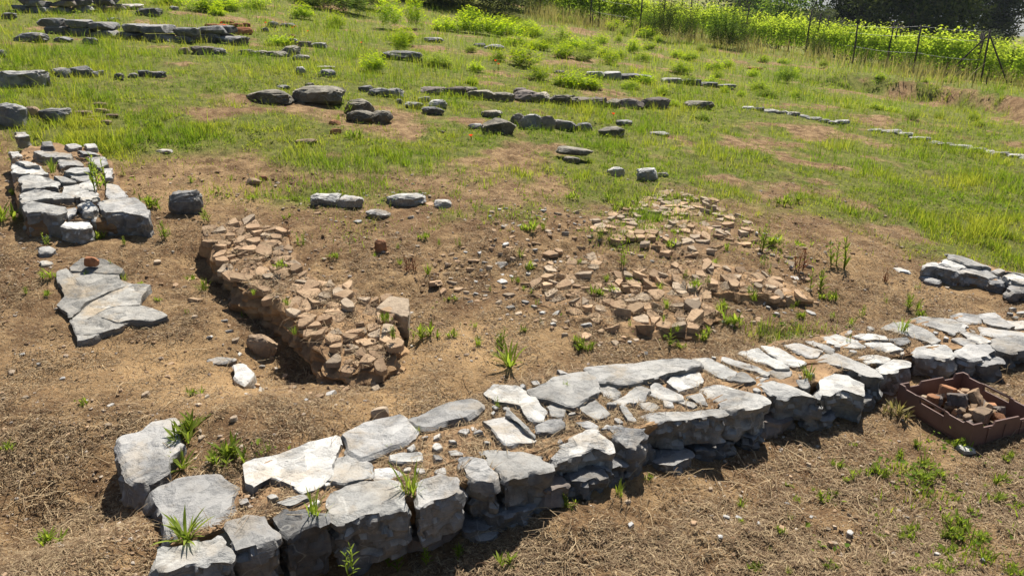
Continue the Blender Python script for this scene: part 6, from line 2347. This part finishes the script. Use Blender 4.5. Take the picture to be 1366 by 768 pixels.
# ================================================================ far hills
def hills():
    nx, ny = 90, 26
    an = np.linspace(R(-10), R(75), nx)
    rr = np.linspace(1100, 2400, ny)
    Rr, An = np.meshgrid(rr, an, indexing='ij')
    X, Y = Rr * np.sin(An), Rr * np.cos(An)
    f = (Rr - 1100) / 1300
    Z = -60 + f ** .8 * (150 + 60 * fbm2(X, Y, 700, 4, 901)) + 20 * fbm2(X, Y, 220, 4, 903)
    i = np.arange(ny - 1)[:, None] * nx
    j = np.arange(nx - 1)[None]
    a = (i + j).ravel()
    Q = np.stack([a, a + nx, a + nx + 1, a + 1], -1)[:, ::-1]
    o_ = obj('hills', np_mesh('hills', np.stack([X, Y, Z], -1).reshape(-1, 3), Q), 'hill')
    tag(o_, 'far hazy hills beyond the trees', 'hills', kind='structure')


hills()


# ================================================================ the air
_bx = R1 * math.sin(TH) + 5
_hh = [o_.data for o_ in bpy.data.objects if o_.name.startswith('hills')][0]
_hv = np.empty(len(_hh.vertices) * 3, np.float32)
_hh.vertices.foreach_get('co', _hv)
_zt = max(float(_lut.max()), float(_hv[2::3].max())) + 3
_zb = min(float(_lut.min()), float(_hv[2::3].min())) - 3
V, Q = box_vq(-_bx, _bx, -6, R1 + 5, _zb, _zt)
hz_ = obj('haze', np_mesh('haze', V, Q, smooth=False))
tag(hz_, 'thin blue haze over the distance', 'haze', kind='stuff')
m_, nt_, out_ = mat('haze_air')
vol = nt_.nodes.new('ShaderNodeVolumePrincipled')
vol.inputs['Color'].default_value = (.72, .82, 1.0, 1)
vol.inputs['Density'].default_value = .0003
vol.inputs['Anisotropy'].default_value = .3
nt_.links.new(vol.outputs[0], out_.inputs['Volume'])
hz_.data.materials.append(m_)
# ================================================================ the ground
def ground():
    nr, nth = 1150, 620
    rr = R0 * (R1 / R0) ** (np.arange(nr) / (nr - 1))
    # finer rings close by
    u = np.linspace(0, 1, nr)
    lr = np.where(u < .75, np.interp(u, [0, .75], [math.log(R0), math.log(14)]), np.interp(u, [.75, 1], [math.log(14), math.log(R1)]))
    rr = np.exp(lr)
    v = np.linspace(-1, 1, nth)
    th = TH * (.55 * v + .45 * v ** 3)
    X = rr[:, None] * np.sin(th)[None]
    Y = rr[:, None] * np.cos(th)[None]
    Z = h_full(X, Y)
    # keep the soil below the footings and slabs laid on it
    gr = green(X, Y, Z)
    px, py, t = project(X, Y, Z)
    bare = np.zeros_like(X)
    for bx, by, rx, ry, a in [(520, 545, 110, 26, 1.), (330, 520, 90, 30, .8), (600, 460, 80, 40, .7), (60, 600, 40, 20, .7), (300, 270, 120, 18, .6), (1240, 392, 70, 16, 1.), (1140, 330, 90, 22, .6),
                              (60, 480, 90, 40, .45), (230, 490, 90, 30, .5), (900, 640, 160, 40, .15), (420, 590, 80, 20, .6), (820, 420, 120, 40, .35), (180, 600, 60, 20, .6), (640, 440, 60, 30, .5)]:
        bare = bare + a * np.exp(-((px - bx) / rx) ** 2 - ((py - by) / ry) ** 2)
    bn = fbm2(X, Y, .45, 4, 61)
    bare = np.clip(bare * 1.1 + bn * 1.1 - .12, 0, 1) * sstep(0, .25, bare + .05)
    V = np.stack([X, Y, Z], -1).reshape(-1, 3)
    i = np.arange(nr - 1)[:, None] * nth
    j = np.arange(nth - 1)[None, :]
    a = (i + j).ravel()
    Q = np.stack([a, a + nth, a + nth + 1, a + 1], -1)[:, ::-1]
    me = np_mesh('ground', V, Q, attrs={'green': gr.ravel(), 'bare': bare.ravel()})
    # near disc under the camera
    o = obj('ground', me, 'ground')
    tag(o, 'sloping brown soil and turf of the excavation site', 'ground', kind='structure')
    return o


ground()
# ---------------------------------------------------------------- camera, light, world
cam_d = bpy.data.cameras.new('camera')
cam = bpy.data.objects.new('camera', cam_d)
COL.objects.link(cam)
cam.location = (0, 0, CAMZ)
cam.rotation_euler = (math.pi / 2 - PITCH, 0, 0)
cam_d.sensor_width = 36
cam_d.lens = 36 * F / W
cam_d.clip_start = .05
cam_d.clip_end = 8000
SC.camera = cam

EL, AZ = R(57), R(14)
sd = bpy.data.lights.new('sun', 'SUN')
sun = bpy.data.objects.new('sun', sd)
COL.objects.link(sun)
sv = Vector((math.sin(AZ) * math.cos(EL), math.cos(AZ) * math.cos(EL), math.sin(EL)))
sun.rotation_euler = (-sv).to_track_quat('-Z', 'Y').to_euler()
sun.location = (0, 0, 30)
sd.energy = 5.0
sd.angle = R(.5)
sd.color = (1, .935, .83)
w = bpy.data.worlds.new('World')
SC.world = w
w.use_nodes = True
nt = w.node_tree
bg = nt.nodes['Background']
sky = nt.nodes.new('ShaderNodeTexSky')
sky.sky_type = 'NISHITA'
sky.sun_disc = False
sky.sun_elevation = EL
sky.sun_rotation = AZ
nt.links.new(sky.outputs[0], bg.inputs[0])
bg.inputs[1].default_value = .05
SC.view_settings.view_transform = 'Standard'
SC.view_settings.look = 'None'
SC.view_settings.exposure = 0.68
SC.view_settings.gamma = 1
SC.render.engine = 'CYCLES'
SC.cycles.use_denoising = True
SC.cycles.max_bounces = 6
SC.cycles.transparent_max_bounces = 4
SC.cycles.volume_bounces = 0
